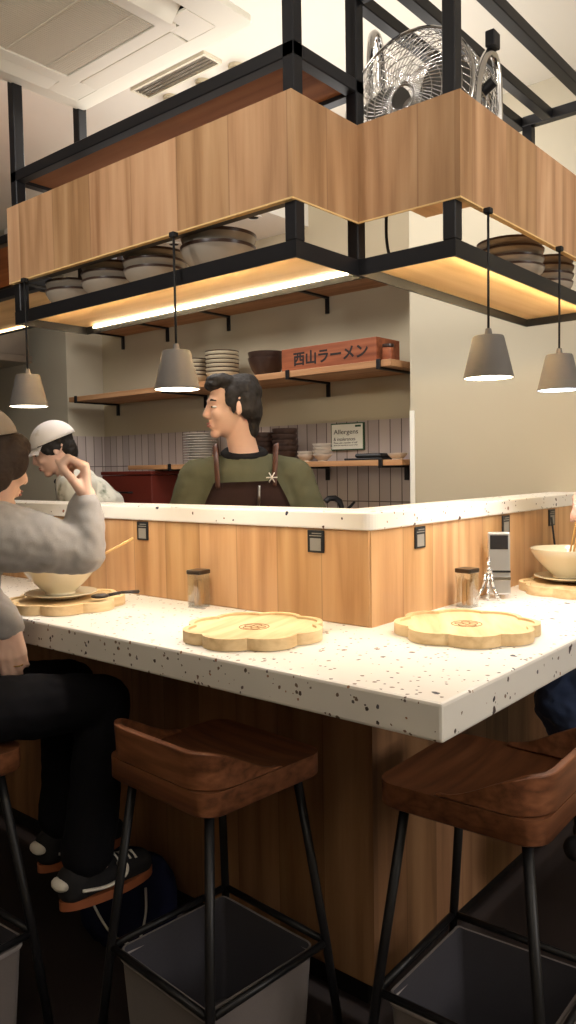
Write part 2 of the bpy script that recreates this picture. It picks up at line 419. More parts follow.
# ------------------------------------------------------------------ counter
A = .424
hc, hl0, hl1 = .98, 1.21, 1.253
LEN, RX = 3.2, 1.43
base = thing('bar_counter', 'oak-clad bar counter base under the speckled stone worktop', 'counter', (0, 0, 0))
obj('side_panel', box(BM(), (0, 0, .10), (.02, LEN, .913)), 'base_y', base)
obj('side_panel', box(BM(), (.02, 0, .10), (RX - .002, .02, .913)), 'base_x', base)
b = BM(); box(b, (.06, .06, 0), (.08, LEN, .10)); box(b, (.08, .06, 0), (RX - .002, .08, .10)); obj('kick_plate', b, 'kick', base)
b = BM(); prism(b, [(-A, -A), (RX - .002, -A), (RX - .002, .13), (.13, .13), (.13, LEN), (-A, LEN)], .9135, hc)
tag(obj('counter_worktop', b, 'terrazzo', bevel=.006), 'thick speckled white terrazzo worktop, the wide lower one with trays on it', 'worktop')
up = thing('counter_upstand', 'oak plank upstand standing on the worktop below the ledge', 'upstand', (0, 0, 0))
obj('plank_panel', box(BM(), (0, 0.004, hc), (.12, LEN, hl0)), 'upstand_y', up, bevel=.003)
obj('plank_panel', box(BM(), (0.004, 0, hc), (RX - .002, .004, hl0)), 'upstand_x', up)
b = BM(); box(b, (.12, .004, hc), (RX - .002, .12, hl0)); obj('core', b, 'base_x', up)
b = BM(); rc = []
for k in range(7):
    a = PI + k * PI / 12; rc.append((.022 + .03 * math.cos(a), .022 + .03 * math.sin(a)))
prism(b, rc + [(RX - .002, -.008), (RX - .002, .14), (.14, .14), (.14, LEN), (-.008, LEN)], hl0 + .0005, hl1)
tag(obj('counter_ledge', b, 'terrazzo', bevel=.004), 'narrow speckled terrazzo ledge capping the oak upstand in front of the cooks', 'ledge')

# small black notice cards on the upstand (scan codes left out)
def card(name, side, p, label):
    t = thing(name, label, 'sign', (-.0005, p, 1.178) if side == 'L' else (p, -.0005, 1.178), 0 if side == 'L' else PI / 2, 'black notice cards on the oak upstand')
    # local: plate in YZ plane facing -X ; for right side rotate so it faces -Y
    obj('plate', box(BM(), (-.004, -.026, -.028), (0, .026, .028)), 'black_card', t, bevel=.002)
    obj('blank_square', box(BM(), (-.0046, -.017, -.023), (-.0041, .017, .008)), 'card_grey', t)
    b = BM()
    for k in range(2): box(b, (-.0046, -.019, .013 + k * .006), (-.0041, .019 - .008 * k, .0152 + k * .006))
    obj('print_line', b, 'card_grey', t)
card('notice_sign', 'L', .825, 'black notice card on upstand by the diner\'s elbow')
card('notice_sign', 'L', .160, 'black notice card on upstand left of the outer corner, above the empty left tray')
card('notice_sign', 'R', .222, 'black notice card on upstand right of the outer corner, above the empty right tray')
card('notice_sign', 'R', .729, 'black notice card on upstand directly above the chrome device')
card('notice_sign', 'R', 1.09, 'black notice card on upstand above the tumbler with a straw')

# ------------------------------------------------------------------ overhead frames
T = .03
def bar(bm, p, q):                      # square tube between two corner-centred points, axis aligned
    p, q = V(p), V(q); h = T / 2
    lo = V([min(p[i], q[i]) - h for i in range(3)]); hi = V([max(p[i], q[i]) + h for i in range(3)])
    box(bm, lo, hi)
def bars(parent, name, segs, mat='black'):
    for p, q in segs:
        bm = BM(); bar(bm, p, q); obj(name, bm, mat, parent, bevel=.002, seg=1)
ZL, ZF0, ZF1, ZU = 1.806, 1.906, 2.117, 2.205
h = T / 2
PZ0, PZ1, PT = 1.789, 1.8245, .005
def plates(parent, xa, xb, ya, yb):     # flat steel edge bars round a lower board
    for lo, hi in (((xa, ya), (xa + PT, yb)), ((xb - PT, ya), (xb, yb)), ((xa + PT, ya), (xb - PT, ya + PT)), ((xa + PT, yb - PT), (xb - PT, yb))):
        obj('rail', box(BM(), (lo[0], lo[1], PZ0), (hi[0], hi[1], PZ1)), 'black', parent)
# left unit: x -.265..-.065 (centres), y .007..1.035
lf = thing('overhead_shelf_frame', 'black steel ceiling shelf with oak fascia on the left, four bowl stacks inside', 'shelf frame', (0, 0, 0), 0, 'ceiling-hung shelf frames')
x0, x1, y0, y1 = -.253, -.034, .006, 1.035
bars(lf, 'post', [((x, y, PZ1 + h + .0003), (x, y, CEIL - h)) for x in (x0, x1) for y in (y0, y1)])
plates(lf, x0 - h, x1 + h, y0 - h, y1 + h)
for z in (ZU,):
    bars(lf, 'rail', [((x0, y0, z), (x0, y1, z)), ((x1, y0, z), (x1, y1, z)), ((x0 + T, y0, z), (x1 - T, y0, z)), ((x0 + T, y1, z), (x1 - T, y1, z))])
bars(lf, 'rail', [((x0, y0 + T, ZF0 + h), (x0, y1 - T, ZF0 + h)), ((x0 + T, y1, ZF0 + h), (x1 - T, y1, ZF0 + h))])
obj('lower_board', box(BM(), (x0 - h + PT, y0 - h + PT, 1.8115), (x1 + h - PT, y1 + h - PT, 1.8205)), 'board_y', lf)
obj('upper_board', box(BM(), (x0 + h, y0 + h, ZU - .006), (x1 - h, y1 - h, ZU + h)), 'topboard', lf)
b = BM(); box(b, (-.281, -.012, ZF0), (x0 - h, y1 + .018, ZF1)); obj('front_fascia', b, 'fascia_y', lf)
b = BM(); box(b, (x0 - h, -.012, ZF0), (-.0491, y0 - h, ZF1)); obj('end_fascia', b, 'fascia_x', lf)
b = BM(); box(b, (-.2815, -.0125, ZF0 - .0035), (x0 - h, y1 + .018, ZF0 - .0002)); box(b, (x0 - h, -.0125, ZF0 - .0035), (-.0491, y0 - h, ZF0 - .0002)); obj('lit_edge_strip', b, 'lit_edge', lf)  # added strip, coloured pale like a lit edge
obj('led_strip', box(BM(), (x1 + h - PT - .005, y0 + .03, 1.8035), (x1 + h - PT - .0005, y1 - .03, 1.8085)), 'led', lf)
obj('led_strip', box(BM(), (x0 - h + PT + .0005, y0 + .03, 1.7975), (x0 - h + PT + .0045, y1 - .03, 1.8015)), 'led_added', lf)  # unseen strip added behind the front rail to brighten the board
# right unit
rf = thing('overhead_shelf_frame', 'black steel ceiling shelf with oak fascia on the right, carrying the chrome fan', 'shelf frame', (0, 0, 0), 0, 'ceiling-hung shelf frames')
X0, X1, Y0, Y1 = -.034, .845, -.236, .006
ZT = 2.405
bars(rf, 'post', [((X0, Y0, PZ1 + h + .0003), (X0, Y0, CEIL - h)), ((X1, Y1 - T, PZ1 + h + .0003), (X1, Y1 - T, ZT - T)), ((X1, Y0, PZ1 + h + .0003), (X1, Y0, ZT - T))])
plates(rf, X0 - h, X1 + h, Y0 - h, y0 - h - .0005)
bars(rf, 'rail', [((X0 + T, Y0, ZT - .02), (X1, Y0, ZT - .02)), ((X0 + T + .001, Y1, ZT), (X1, Y1, ZT)), ((X1, Y0 + T, ZT), (X1, Y1 - T, ZT)), ((X0, -.088, ZT), (X1 - T, -.088, ZT))])
bars(rf, 'rail', [((X0, Y0 + T, ZT), (X0, -.088 - T, ZT)), ((X0, -.088 + T, ZT), (X0, Y1 - T - .001, ZT))])
bars(rf, 'rail', [((X0 + T + .001, Y0, 1.970), (.25, Y0, 1.970)), ((X0, Y0 + T, 1.970), (X0, Y1 - T - .001, 1.970))])
obj('lower_board', box(BM(), (X0 - h + PT, Y0 - h + PT, 1.8115), (X1 + h - PT, y0 - h - .0005 - PT, 1.8205)), 'board_x', rf)
obj('upper_board', box(BM(), (X0 + h, Y0 + h, 1.985), (.25, Y1 - h - .0005, 1.9995)), 'board_x', rf)
b = BM(); box(b, (-.052, -.264, ZF0), (X1 + .018, Y0 - h, ZF1)); obj('front_fascia', b, 'fascia_x', rf)
b = BM(); box(b, (-.052, Y0 - h, ZF0), (X0 - h, -.0121, ZF1)); obj('end_fascia', b, 'fascia_y', rf)
b = BM(); box(b, (-.0525, -.2645, ZF0 - .0035), (X1 + .018, Y0 - h, ZF0 - .0002)); box(b, (-.0525, Y0 - h, ZF0 - .0035), (X0 - h, -.0130, ZF0 - .0002)); obj('lit_edge_strip', b, 'lit_edge', rf)  # added strip, coloured pale like a lit edge
obj('led_strip', box(BM(), (X0 + .03, Y0 - h + PT + .0005, 1.7975), (X1 - .03, Y0 - h + PT + .0045, 1.8015)), 'led_added', rf)  # unseen strip added behind the front rail to brighten the board
obj('led_strip', box(BM(), (X0 - h + PT + .0005, Y0 + .03, 1.7975), (X0 - h + PT + .0045, Y1 - .05, 1.8015)), 'led_added', rf)  # unseen strip added behind the end rail to brighten the board
# far unit, beyond the left one
ff = thing('overhead_shelf_frame', 'farthest black steel ceiling shelf, its lit board showing past the left frame end', 'shelf frame', (0, 0, 0), 0, 'ceiling-hung shelf frames')
a0, a1, c0, c1, zb = -.02, .34, 1.32, 2.9, 1.985
bars(ff, 'post', [((x, y, zb + T), (x, y, 2.17 - T)) for x in (a0, a1) for y in (c0, c1)])
for z in (zb, 2.17):
    bars(ff, 'rail', [((a0, c0, z), (a0, c1, z)), ((a1, c0, z), (a1, c1, z)), ((a0 + T, c0, z), (a1 - T, c0, z)), ((a0 + T, c1, z), (a1 - T, c1, z))])
obj('lower_board', box(BM(), (a0 + h, c0 + h, zb - .006), (a1 - h, c1 - h, zb + h)), 'board_y', ff)
obj('upper_board', box(BM(), (a0 + h, c0 + h, 2.17 - .006), (a1 - h, c1 - h, 2.17 + h)), 'topboard', ff)
obj('led_strip', box(BM(), (a1 - h - .010, c0 + .03, zb - .014), (a1 - h - .001, c1 - .03, zb - .0065)), 'led_soft', ff)

# ------------------------------------------------------------------ pendants
def pendant(loc, ztop, label, glow):
    t = thing('pendant_lamp', label, 'lamp', loc, 0, 'small grey pendant lamps')
    zt, zb = 1.634 - loc[2], 1.545 - loc[2]
    sb = lathe(BM(), [(.008, zt), (.031, zt), (.0330, zt - .003), (.0535, zb), (.0515, zb), (.0310, zt - .006), (.008, zt - .006)], n=40)
    obj('shade', sb, 'shade', t, 35)
    obj('bulb_disc', lathe(BM(), [(0, zb + .0008), (.0508, zb + .0008), (.050, zb + .006), (0, zb + .006)], n=32), glow, t, 30)
    obj('cap', lathe(BM(), [(0, zt + .016), (.006, zt + .016), (.009, zt + .0005), (0, zt + .0005)], n=16), 'shade', t, 40)
    obj('cord', tube(BM(), [(0, 0, zt + .014), (0, 0, 0)], .0028, 8), 'wire', t, 0)
    b = BM(); box(b, (-.008, -.008, -.012), (.008, .008, 0)); obj('cord_grip', b, 'wire', t, bevel=.002)
    return t
pendant((-.292, .333, ZF0 - .004), 0, 'grey cone pendant lamp hanging in front of the cook in olive, warm light', 'lampglow')
pendant((-.292, .955, ZF0 - .004), 0, 'grey cone pendant lamp hanging above the woman in grey, leftmost of the four', 'lampglow')
pendant((.048, -.276, ZF0 - .004), 0, 'grey cone pendant lamp right of the wall corner, above the empty right tray', 'lampglow')
pendant((.444, -.276, ZF0 - .004), 0, 'grey cone pendant lamp nearest the right guest, glowing cool white', 'lampglow_cool')

# ------------------------------------------------------------------ crockery
def bowl_prof(R, H, foot, t=.005, curve=1.7):
    n = 9; out = [(0, .004), (foot * .8, .004), (foot * .85, 0), (foot, 0), (foot, .006)]
    for i in range(1, n + 1):
        s = i / n; out.append((foot + (R - foot) * (1 - (1 - s) ** curve), .006 + (H - .006) * s))
    inn = [(R - t, H)]
    for i in range(n - 1, 0, -1):
        s = i / n; inn.append((max(.004, foot + (R - foot) * (1 - (1 - s) ** curve) - t), .006 + t + (H - .006 - t) * s))
    return out, inn + [(0, .006 + t)]
def bowl_mesh(R, H, foot, mats, t=.005, curve=1.7, rim=True, n=40):
    o, i = bowl_prof(R, H, foot, t, curve); p = o + i; mi = [0] * len(p)
    if rim:
        mi[len(o) - 2] = 1; mi[len(o) - 1] = 1
    return lathe(BM(), p, n=n, mi=mi, closed=False)
ORD = ['topmost', 'second from the top', 'third from the top', 'fourth from the top', 'fifth from the top', 'sixth from the top', 'seventh from the top', 'eighth from the top', 'ninth from the top', 'tenth from the top', 'eleventh from the top', 'lowest']
def stack(name, cat, base, n, dz, build, label, group, jitter=.002):
    """n copies one above the other; label has a {} for the place in the pile"""
    first = None
    for k in range(n):
        pos = n - 1 - k; w = ORD[pos] if pos < len(ORD) - 1 else 'lowest'
        if pos == n - 1 and n > 1: w = 'lowest'
        loc = (base[0] + random.uniform(-jitter, jitter), base[1] + random.uniform(-jitter, jitter), base[2] + k * dz)
        if first is None:
            first = build(); first.location = loc; o = first; tag(o, label.format(w), cat, group)
        else:
            o = first.copy(); C.objects.link(o); o.location = loc; o['label'] = label.format(w)
def mk(name, *a, mats, **k): return lambda: obj(name, bowl_mesh(*a, mats, **k), mats, None, 35)
zb_ = 1.8209
G = 'grey bowls on the overhead shelves'
g_big = dict(mats=['bowl_grey', 'bowl_rim'], curve=1.75, t=.004)
xL = -.142
stack('serving_bowl', 'bowl', (xL, .340, zb_), 2, .028, mk('serving_bowl', .093, .074, .040, **g_big), 'grey dark-rimmed bowl, {} in the pair nearest the left frame corner', G)
stack('serving_bowl', 'bowl', (xL, .573, zb_), 3, .022, mk('serving_bowl', .084, .060, .038, **g_big), 'grey bowl, {} of the shelf stack beside the nearest pair', G)
stack('serving_bowl', 'bowl', (xL, .757, zb_), 3, .022, mk('serving_bowl', .084, .060, .038, **g_big), 'grey bowl, {} of the shelf stack beside the farthest pair', G)
stack('serving_bowl', 'bowl', (xL, .932, zb_), 2, .024, mk('serving_bowl', .084, .062, .038, **g_big), 'grey dark-rimmed bowl, {} in the farthest left pair', G)
stack('serving_bowl', 'bowl', (.475, -.132, zb_), 4, .022, mk('serving_bowl', .086, .056, .036, **g_big), 'grey bowl, {} of the right frame\'s stack nearer the corner', G)
stack('serving_bowl', 'bowl', (.715, -.132, zb_), 4, .022, mk('serving_bowl', .076, .056, .034, **g_big), 'grey bowl, {} of the right frame\'s stack farther from the corner', G)

# wall shelves
def wall_shelf(label, x0, ya, yb, z, th, brs, drop=.075, lip=True):
    t = thing('wall_shelf', label, 'shelf', (0, 0, 0), 0, 'oak wall shelves behind the cooks')
    obj('board', box(BM(), (x0, ya, z), (1.684 if z < 1.6 else 1.70, yb, z + th)), 'shelf', t, bevel=.002)
    w = .02; xw = 1.685 if z < 1.6 else 1.70
    for y in brs:
        b = BM()
        box(b, (x0 - .004, y - w / 2, z - .010), (xw - .0005, y + w / 2, z - .0005))
        box(b, (xw - .014, y - w / 2, z - drop), (xw - .0005, y + w / 2, z - .010))
        box(b, (x0 - .010, y - w / 2, z - .010), (x0 - .0005, y + w / 2, z + th + .004))
        obj('bracket', b, 'black', t, bevel=.0015)
    return t
wall_shelf('highest oak wall shelf, seen from below behind the hanging frames', 1.335, .82, 3.10, 2.225, .03, (1.40, 2.10, 2.62, 3.05), .085)
wall_shelf('middle oak wall shelf with the lettered box and cream bowl stacks', 1.375, .82, 3.20, 1.795, .03, (.88, 1.40, 2.30, 3.12))
wall_shelf('lowest oak wall shelf along the tiles with plates and small bowls', 1.46, .82, 2.74, 1.365, .026, (.93, 1.40, 2.36), .07)
zm, zl = 1.8255, 1.3915
gm = 'crockery piles on the middle wall shelf'
gl_ = 'crockery piles on the lowest wall shelf'
stack('cream_bowl', 'bowl', (1.52, 1.985, zm), 6, .022, mk('cream_bowl', .092, .058, .05, mats=['bowl_cream2', 'bowl_rim'], curve=1.7, t=.004), 'cream dark-rimmed bowl, {} of the pile of six on the middle shelf', gm)
stack('cream_bowl', 'bowl', (1.52, 2.205, zm), 5, .022, mk('cream_bowl', .092, .058, .05, mats=['bowl_cream2', 'bowl_rim'], curve=1.7, t=.004), 'cream dark-rimmed bowl, {} of the pile of five by the pendant', gm)
stack('brown_bowl', 'bowl', (1.52, 1.665, zm), 2, .030, mk('brown_bowl', .098, .098, .055, mats=['bowl_dark', 'bowl_dark'], curve=1.45, t=.004), 'dark brown deep bowl, {} of the pair beside the lettered box', gm)
def plate():
    return obj('plate', lathe(BM(), [(0, .003), (.05, .003), (.052, 0), (.058, 0), (.060, .003), (.098, .011), (.098, .013), (.06, .008), (0, .007)], n=40, closed=False), 'bowl_pale', None, 35)
stack('plate', 'plate', (1.55, 2.20, zl), 12, .0145, plate, 'pale round plate, {} in the tall pile behind the olive shirt', gl_)
stack('brown_bowl', 'bowl', (1.56, 1.72, zl), 5, .026, mk('brown_bowl', .068, .052, .04, mats=['bowl_dark', 'bowl_dark'], curve=1.7, t=.004), 'small dark brown bowl, {} of the pile by the cook\'s hair', gl_)
stack('brown_bowl', 'bowl', (1.55, 1.575, zl), 5, .029, mk('brown_bowl', .068, .055, .042, mats=['bowl_dark', 'bowl_dark'], curve=1.7, t=.004), 'small dark brown bowl, {} of the pile beside the pale bowls', gl_)
stack('small_bowl', 'bowl', (1.55, 1.435, zl), 2, .016, mk('small_bowl', .046, .036, .022, mats=['bowl_pale', 'bowl_pale']), 'small pale bowl, {} of the low pair on the lowest shelf', gl_)
stack('small_bowl', 'bowl', (1.55, 1.335, zl), 4, .017, mk('small_bowl', .048, .036, .022, mats=['bowl_pale', 'bowl_pale']), 'small pale bowl, {} of the pile of four under the notice', gl_)
d_ = obj('small_dish', bowl_mesh(.046, .03, .026, None, rim=False), 'bowl_pale', None, 35); d_.location = (1.55, .90, zl)
tag(d_, 'small pale dish at the right end of the lowest wall shelf', 'dish')
tr = thing('serving_tray', 'black flat trays lying on the lowest shelf under the notice', 'tray', (1.56, 1.06, zl), .1)
b = BM(); box(b, (-.07, -.10, 0), (.07, .10, .010)); obj('base', b, 'black_card', tr, bevel=.003)
b = BM(); box(b, (-.06, -.09, .0105), (.06, .05, .032)); obj('rim', b, 'black_card', tr, bevel=.01)

def text_mesh(body, size, offset=0, ext=.0004):
    cu = bpy.data.curves.new('t', 'FONT'); cu.body = body; cu.size = size; cu.align_x = 'LEFT'; cu.extrude = ext; cu.offset = offset
    o = bpy.data.objects.new('t', cu); C.objects.link(o)
    dg = bpy.context.evaluated_depsgraph_get(); dg.update()
    me = bpy.data.meshes.new_from_object(o.evaluated_get(dg), depsgraph=dg)
    bpy.data.objects.remove(o)
    return me
def fit_text(me, w, hgt=None):
    xs = [v.co.x for v in me.vertices]; ys = [v.co.y for v in me.vertices]
    sx = w / (max(xs) - min(xs)); sy = (hgt / (max(ys) - min(ys))) if hgt else sx
    mx, my = min(xs), min(ys)
    for v in me.vertices: v.co.x = (v.co.x - mx) * sx; v.co.y = (v.co.y - my) * sy
    return me
# text faces -X : local x -> -Y , local y -> Z , local z -> -X
TX = Matrix(((0, 0, -1, 0), (-1, 0, 0, 0), (0, 1, 0, 0), (0, 0, 0, 1)))
sb = thing('lettered_box', 'long reddish wooden box with black Japanese lettering on the middle shelf', 'box', (1.50, 1.185, zm), 0)
b = BM(); box(b, (-.10, -.275, 0), (-.088, .275, .108)); obj('front_panel', b, 'signwood', sb, bevel=.002)
b = BM(); box(b, (-.088, -.275, 0), (.09, -.263, .108)); box(b, (-.088, .263, 0), (.09, .275, .108)); box(b, (.078, -.263, 0), (.09, .283, .108)); box(b, (-.088, -.263, 0), (.078, .263, .01)); obj('body', b, 'signwood', sb)
tm = fit_text(text_mesh('西山ラーメン', .08, .0022), .43, .066)
to = obj('lettering', tm, 'ink', sb); to.matrix_local = Matrix.Translation((-.1005, .200, .022)) @ TX
jr = thing('small_jar', 'small lidded wooden jar in front of the right end of the lettered box', 'jar', (1.430, .868, zm))
obj('body', lathe(BM(), [(0, 0), (.024, 0), (.025, .004), (.025, .056), (0, .056)], n=24), 'signwood', jr, 40)
obj('lid', lathe(BM(), [(0, .0565), (.022, .0565), (.026, .061), (.026, .072), (0, .072)], n=24), 'bowl_dark', jr, 40)
ns = thing('allergen_notice', 'framed white allergen notice with green border on the tiles', 'sign', (1.6855, 1.272, 1.513), 0)
b = BM(); box(b, (-.012, -.101, -.068), (-.001, .101, .068)); obj('frame', b, 'green_ink', ns, bevel=.002)
obj('sheet', box(BM(), (-.0128, -.095, -.062), (-.0122, .095, .062)), 'paper', ns)
for txt, w, hh, y, z in (('Allergens', .150, .030, .082, .006), ('& intolerances', .132, .017, .082, -.020), ('Please ask a member of staff', .145, .008, .082, -.034), ('about the ingredients in your meal', .145, .008, .082, -.047)):
    o = obj('lettering', fit_text(text_mesh(txt, .03, .0), w, hh), 'ink', ns); o.matrix_local = Matrix.Translation((-.0132, y, z)) @ TX
o = obj('green_mark', box(BM(), (-.0134, -.085, .046), (-.0129, -.05, .056)), 'green_ink', ns)

# kitchen back counter, red box, tap
kc = thing('kitchen_cabinet', 'steel back counter unit along the tiled wall', 'cabinet', (0, 0, 0))
obj('body', box(BM(), (1.12, .83, .08), (1.684, 3.2, 1.04)), 'steel', kc)
obj('worktop', box(BM(), (1.10, .82, 1.042), (1.684, 3.2, 1.07)), 'steel', kc, bevel=.003)
b = BM()
for y in (.9, 1.7, 2.5, 3.1):
    for x in (1.2, 1.6): tube(b, [(x, y, 0), (x, y, .08)], .02, 10)
obj('foot', b, 'black', kc)
rb = thing('lacquer_box', 'dark red lacquered delivery box standing against the tiles', 'box', (1.55, 2.75, 1.0705))
obj('body', box(BM(), (-.10, -.235, 0), (.11, .235, .262)), 'redbox', rb, bevel=.006)
b = BM(); box(b, (-.106, -.24, .264), (.115, .24, .286)); obj('lid', b, 'redbox', rb, bevel=.005)
obj('handle', tube(BM(), [(-.101, -.06, .16), (-.125, -.055, .16), (-.125, .055, .16), (-.101, .06, .16)], .006, 8), 'black', rb, 40)
tp = thing('mixer_tap', 'black mixer tap standing on the back counter behind the ledge', 'tap', (1.52, 1.20, 1.0705))
obj('spout', tube(BM(), [(0, 0, 0), (0, 0, .10), (-.008, .004, .128), (-.03, .016, .143), (-.06, .03, .142), (-.075, .038, .128)], .014, 12), 'black', tp, 50)
obj('lever', tube(BM(), [(.0, -.012, .07), (.01, -.05, .105), (.012, -.07, .125)], [.009, .007, .006], 10), 'black', tp, 50)
tp2 = thing('soap_pump', 'black pump bottle left of the tap behind the ledge', 'bottle', (1.50, 1.345, 1.0705))
obj('body', lathe(BM(), [(0, 0), (.03, 0), (.032, .006), (.032, .11), (.014, .13), (.012, .14), (0, .14)], n=20), 'black', tp2, 40)
obj('pump_head', tube(BM(), [(0, 0, .14), (0, 0, .165), (-.03, 0, .163)], .007, 8), 'black', tp2, 40)
# steel hood at far left
hd = thing('extractor_hood', 'brushed steel extractor hood above the far left kitchen', 'hood', (0, 0, 0))
b = BM(); box(b, (.95, 3.38, 2.085), (1.22, 4.6, 2.50)); obj('canopy', b, 'steel', hd, bevel=.004)
b = BM(); box(b, (.93, 3.36, 2.04), (1.23, 4.62, 2.084)); obj('lower_rim', b, 'steel', hd, bevel=.004)
obj('duct', box(BM(), (1.0, 3.7, 2.501), (1.2, 4.1, CEIL - .001)), 'steel', hd)

# ------------------------------------------------------------------ ceiling things
ac = thing('ceiling_air_conditioner', 'cream four-way air conditioner cassette set in the ceiling', 'air conditioner', (-.385, .672, 2.482), 0)
ac.scale = (.758, .758, .758)
S = .475
def rrect(s, r, n=6, cx=0, cy=0, sy=None):
    sy = sy or s; out = []
    for qx, qy, a0_ in ((1, 1, 0), (-1, 1, PI / 2), (-1, -1, PI), (1, -1, 1.5 * PI)):
        for k in range(n + 1):
            a = a0_ + k * PI / 2 / n; out.append((cx + qx * (s - r) + r * math.cos(a), cy + qy * (sy - r) + r * math.sin(a)))
    return out
def ringprism(bm, outer, inner, z0, z1, zi0=None):
    n = len(outer); zi0 = z0 if zi0 is None else zi0
    o0 = [bm.verts.new((x, y, z0)) for x, y in outer]; o1 = [bm.verts.new((x, y, z1)) for x, y in outer]
    i0 = [bm.verts.new((x, y, zi0)) for x, y in inner]; i1 = [bm.verts.new((x, y, z1)) for x, y in inner]
    for k in range(n):
        j = (k + 1) % n
        for f in ((o0[k], o0[j], o1[j], o1[k]), (i0[j], i0[k], i1[k], i1[j]), (o0[j], o0[k], i0[k], i0[j]), (o1[k], o1[j], i1[j], i1[k])): bm.faces.new(f)
    return bm
b = BM(); ringprism(b, rrect(S, .03), rrect(.385, .012), -.022, -.0005, -.036); obj('outer_panel', b, 'plastic_white', ac, 40, bevel=.003)
b = BM(); ringprism(b, rrect(.300, .02), rrect(.245, .008), -.041, -.002, -.041); obj('inner_panel', b, 'plastic_white', ac, 40, bevel=.003)
obj('slot_shade_plate', box(BM(), (-.384, -.384, -.012), (.384, .384, -.006)), 'dark', ac)  # dark plate added for the shade inside the air slots
for k in range(4):
    a = k * PI / 2; R = Matrix.Rotation(a, 4, 'Z')
    b = BM(); box(b, (.306, -.25, -.040), (.380, .25, -.032), mat=R @ Matrix.Translation((.342, 0, -.036)) @ Matrix.Rotation(.10 if k != 3 else -.75, 4, 'Y') @ Matrix.Translation((-.342, 0, .036)))
    obj('louvre_flap', b, 'plastic_white', ac, bevel=.003)
    for q0, q1 in ((.253, .384), (-.301, -.253)): obj('corner_piece', box(BM(), (.301, q0, -.036), (.384, q1, -.028), mat=R), 'plastic_white', ac)
b = BM()
for k in range(46):
    x = -.24 + .48 * (k + .5) / 46; box(b, (-.242, x - .0038, -.0375), (.242, x + .0038, -.030))
for k in range(5):
    y = -.16 + k * .08; box(b, (y - .003, -.242, -.0395), (y + .003, .242, -.031)) if k in (0, 2, 4) else None
obj('intake_grille', b, 'plastic_grey', ac)
obj('intake_back', box(BM(), (-.244, -.244, -.028), (.244, .244, -.022)), 'grille_back', ac)
obj('chassis', box(BM(), (-.40, -.40, 0), (.40, .40, (CEIL - .001 - 2.482) / .758)), 'steel', ac, bevel=.004)
# narrow grey slatted strip on the ceiling and spots beyond the cassette
cv = thing('ceiling_strip', 'narrow grey slatted strip on the ceiling beyond the cassette', 'vent', (.475, 1.16, CEIL - .0005), .0)
b = BM(); ringprism(b, rrect(.045, .004, 3, sy=.20), rrect(.035, .003, 3, sy=.19), -.012, 0); obj('frame', b, 'plastic_grey', cv)
b = BM()
for k in range(4): box(b, (-.030 + k * .017, -.189, -.009), (-.021 + k * .017, .189, -.004))
obj('slat', b, 'steel', cv)
for k, y in enumerate((1.30, 1.12, .95)):
    t = thing('ceiling_spotlight', 'white ceiling spot head beyond the cassette, ' + ('farthest', 'middle', 'nearest')[k] + ' of three', 'spotlight', (.58, y, CEIL - .0005), .4 * k, 'white spot heads on the ceiling')
    obj('mount', lathe(BM(), [(0, 0), (.03, 0), (.03, -.012), (0, -.012)], n=20), 'bowl_cream2', t, 40)
    b = BM(); caps(b, [(0, 0, -.012), (0, 0, -.035)], [.008, .008]); obj('stem', b, 'bowl_cream2', t, 40)
    b = BM(); tube(b, [(-.035, 0, -.045), (.03, 0, -.06), (.032, 0, -.0605), (-.0, 0, -.053)], [.026, .03, .026, .02], 20); obj('head', b, 'bowl_cream2', t, 40)
dl = thing('smoke_detector', 'small dark ceiling detector at the upper right corner', 'detector', (.62, -.36, CEIL - .0005))
obj('body', lathe(BM(), [(0, 0), (.035, 0), (.033, -.02), (.02, -.03), (0, -.03)], n=24), 'dark', dl, 40)
obj('ring', lathe(BM(), [(.036, 0), (.06, 0), (.058, -.008), (.036, -.010)], n=24), 'white_panel', dl, 40)

# ------------------------------------------------------------------ drum fan
fn = thing('drum_fan', 'chrome wire drum fan on top of the right overhead frame', 'fan', (.112, -.070, 2.009), math.radians(2))
FC = V((0, 0, .170)); FR = .164
TI = Matrix.Translation(FC) @ Matrix.Rotation(math.radians(6), 4, 'Y')
def fp(x, rad, a): return TI @ V((x, rad * math.cos(a), rad * math.sin(a)))
def circ(x, rad, n=48): return [fp(x, rad, 2 * PI * k / n) for k in range(n)]
xF, xB = -.055, .075
def grille(x, sgn, twist):
    b = BM()
    for rad in (.030, .052, .074, .096, .118, .140, .158): tube(b, circ(x - sgn * .022 * (1 - (rad / FR) ** 2), rad), .0011, 5, closed=True)
    for k in range(56):
        pts = []
        for s in range(7):
            rad = .026 + (FR - .026) * s / 6; pts.append(fp(x - sgn * .022 * (1 - (rad / FR) ** 2), rad, 2 * PI * k / 56 + twist * s / 6))
        tube(b, pts, .0013, 4)
    tube(b, circ(x, FR), .004, 8, closed=True)
    return b
obj('front_grille', grille(xF, 1, .9), 'chrome', fn, 0)
obj('rear_grille', grille(xB, -1, -.9), 'chrome', fn, 0)
b = BM()
for k in range(60): tube(b, [fp(xF, FR, 2 * PI * k / 60), fp(xF + .05, FR + .004, 2 * PI * (k + .8) / 60), fp(xB, FR, 2 * PI * (k + 1.6) / 60)], .0011, 4)
for x in (-.02, .01, .04): tube(b, circ(x, FR + .003), .0013, 5, closed=True)
obj('drum_cage', b, 'chrome', fn, 0)
b = BM()
tube(b, [fp(-.03, 0, 0), fp(.02, 0, 0)], .026, 20); tube(b, [fp(.021, 0, 0), fp(.09, 0, 0)], .045, 20)
obj('motor_hub', b, 'steel', fn, 40)
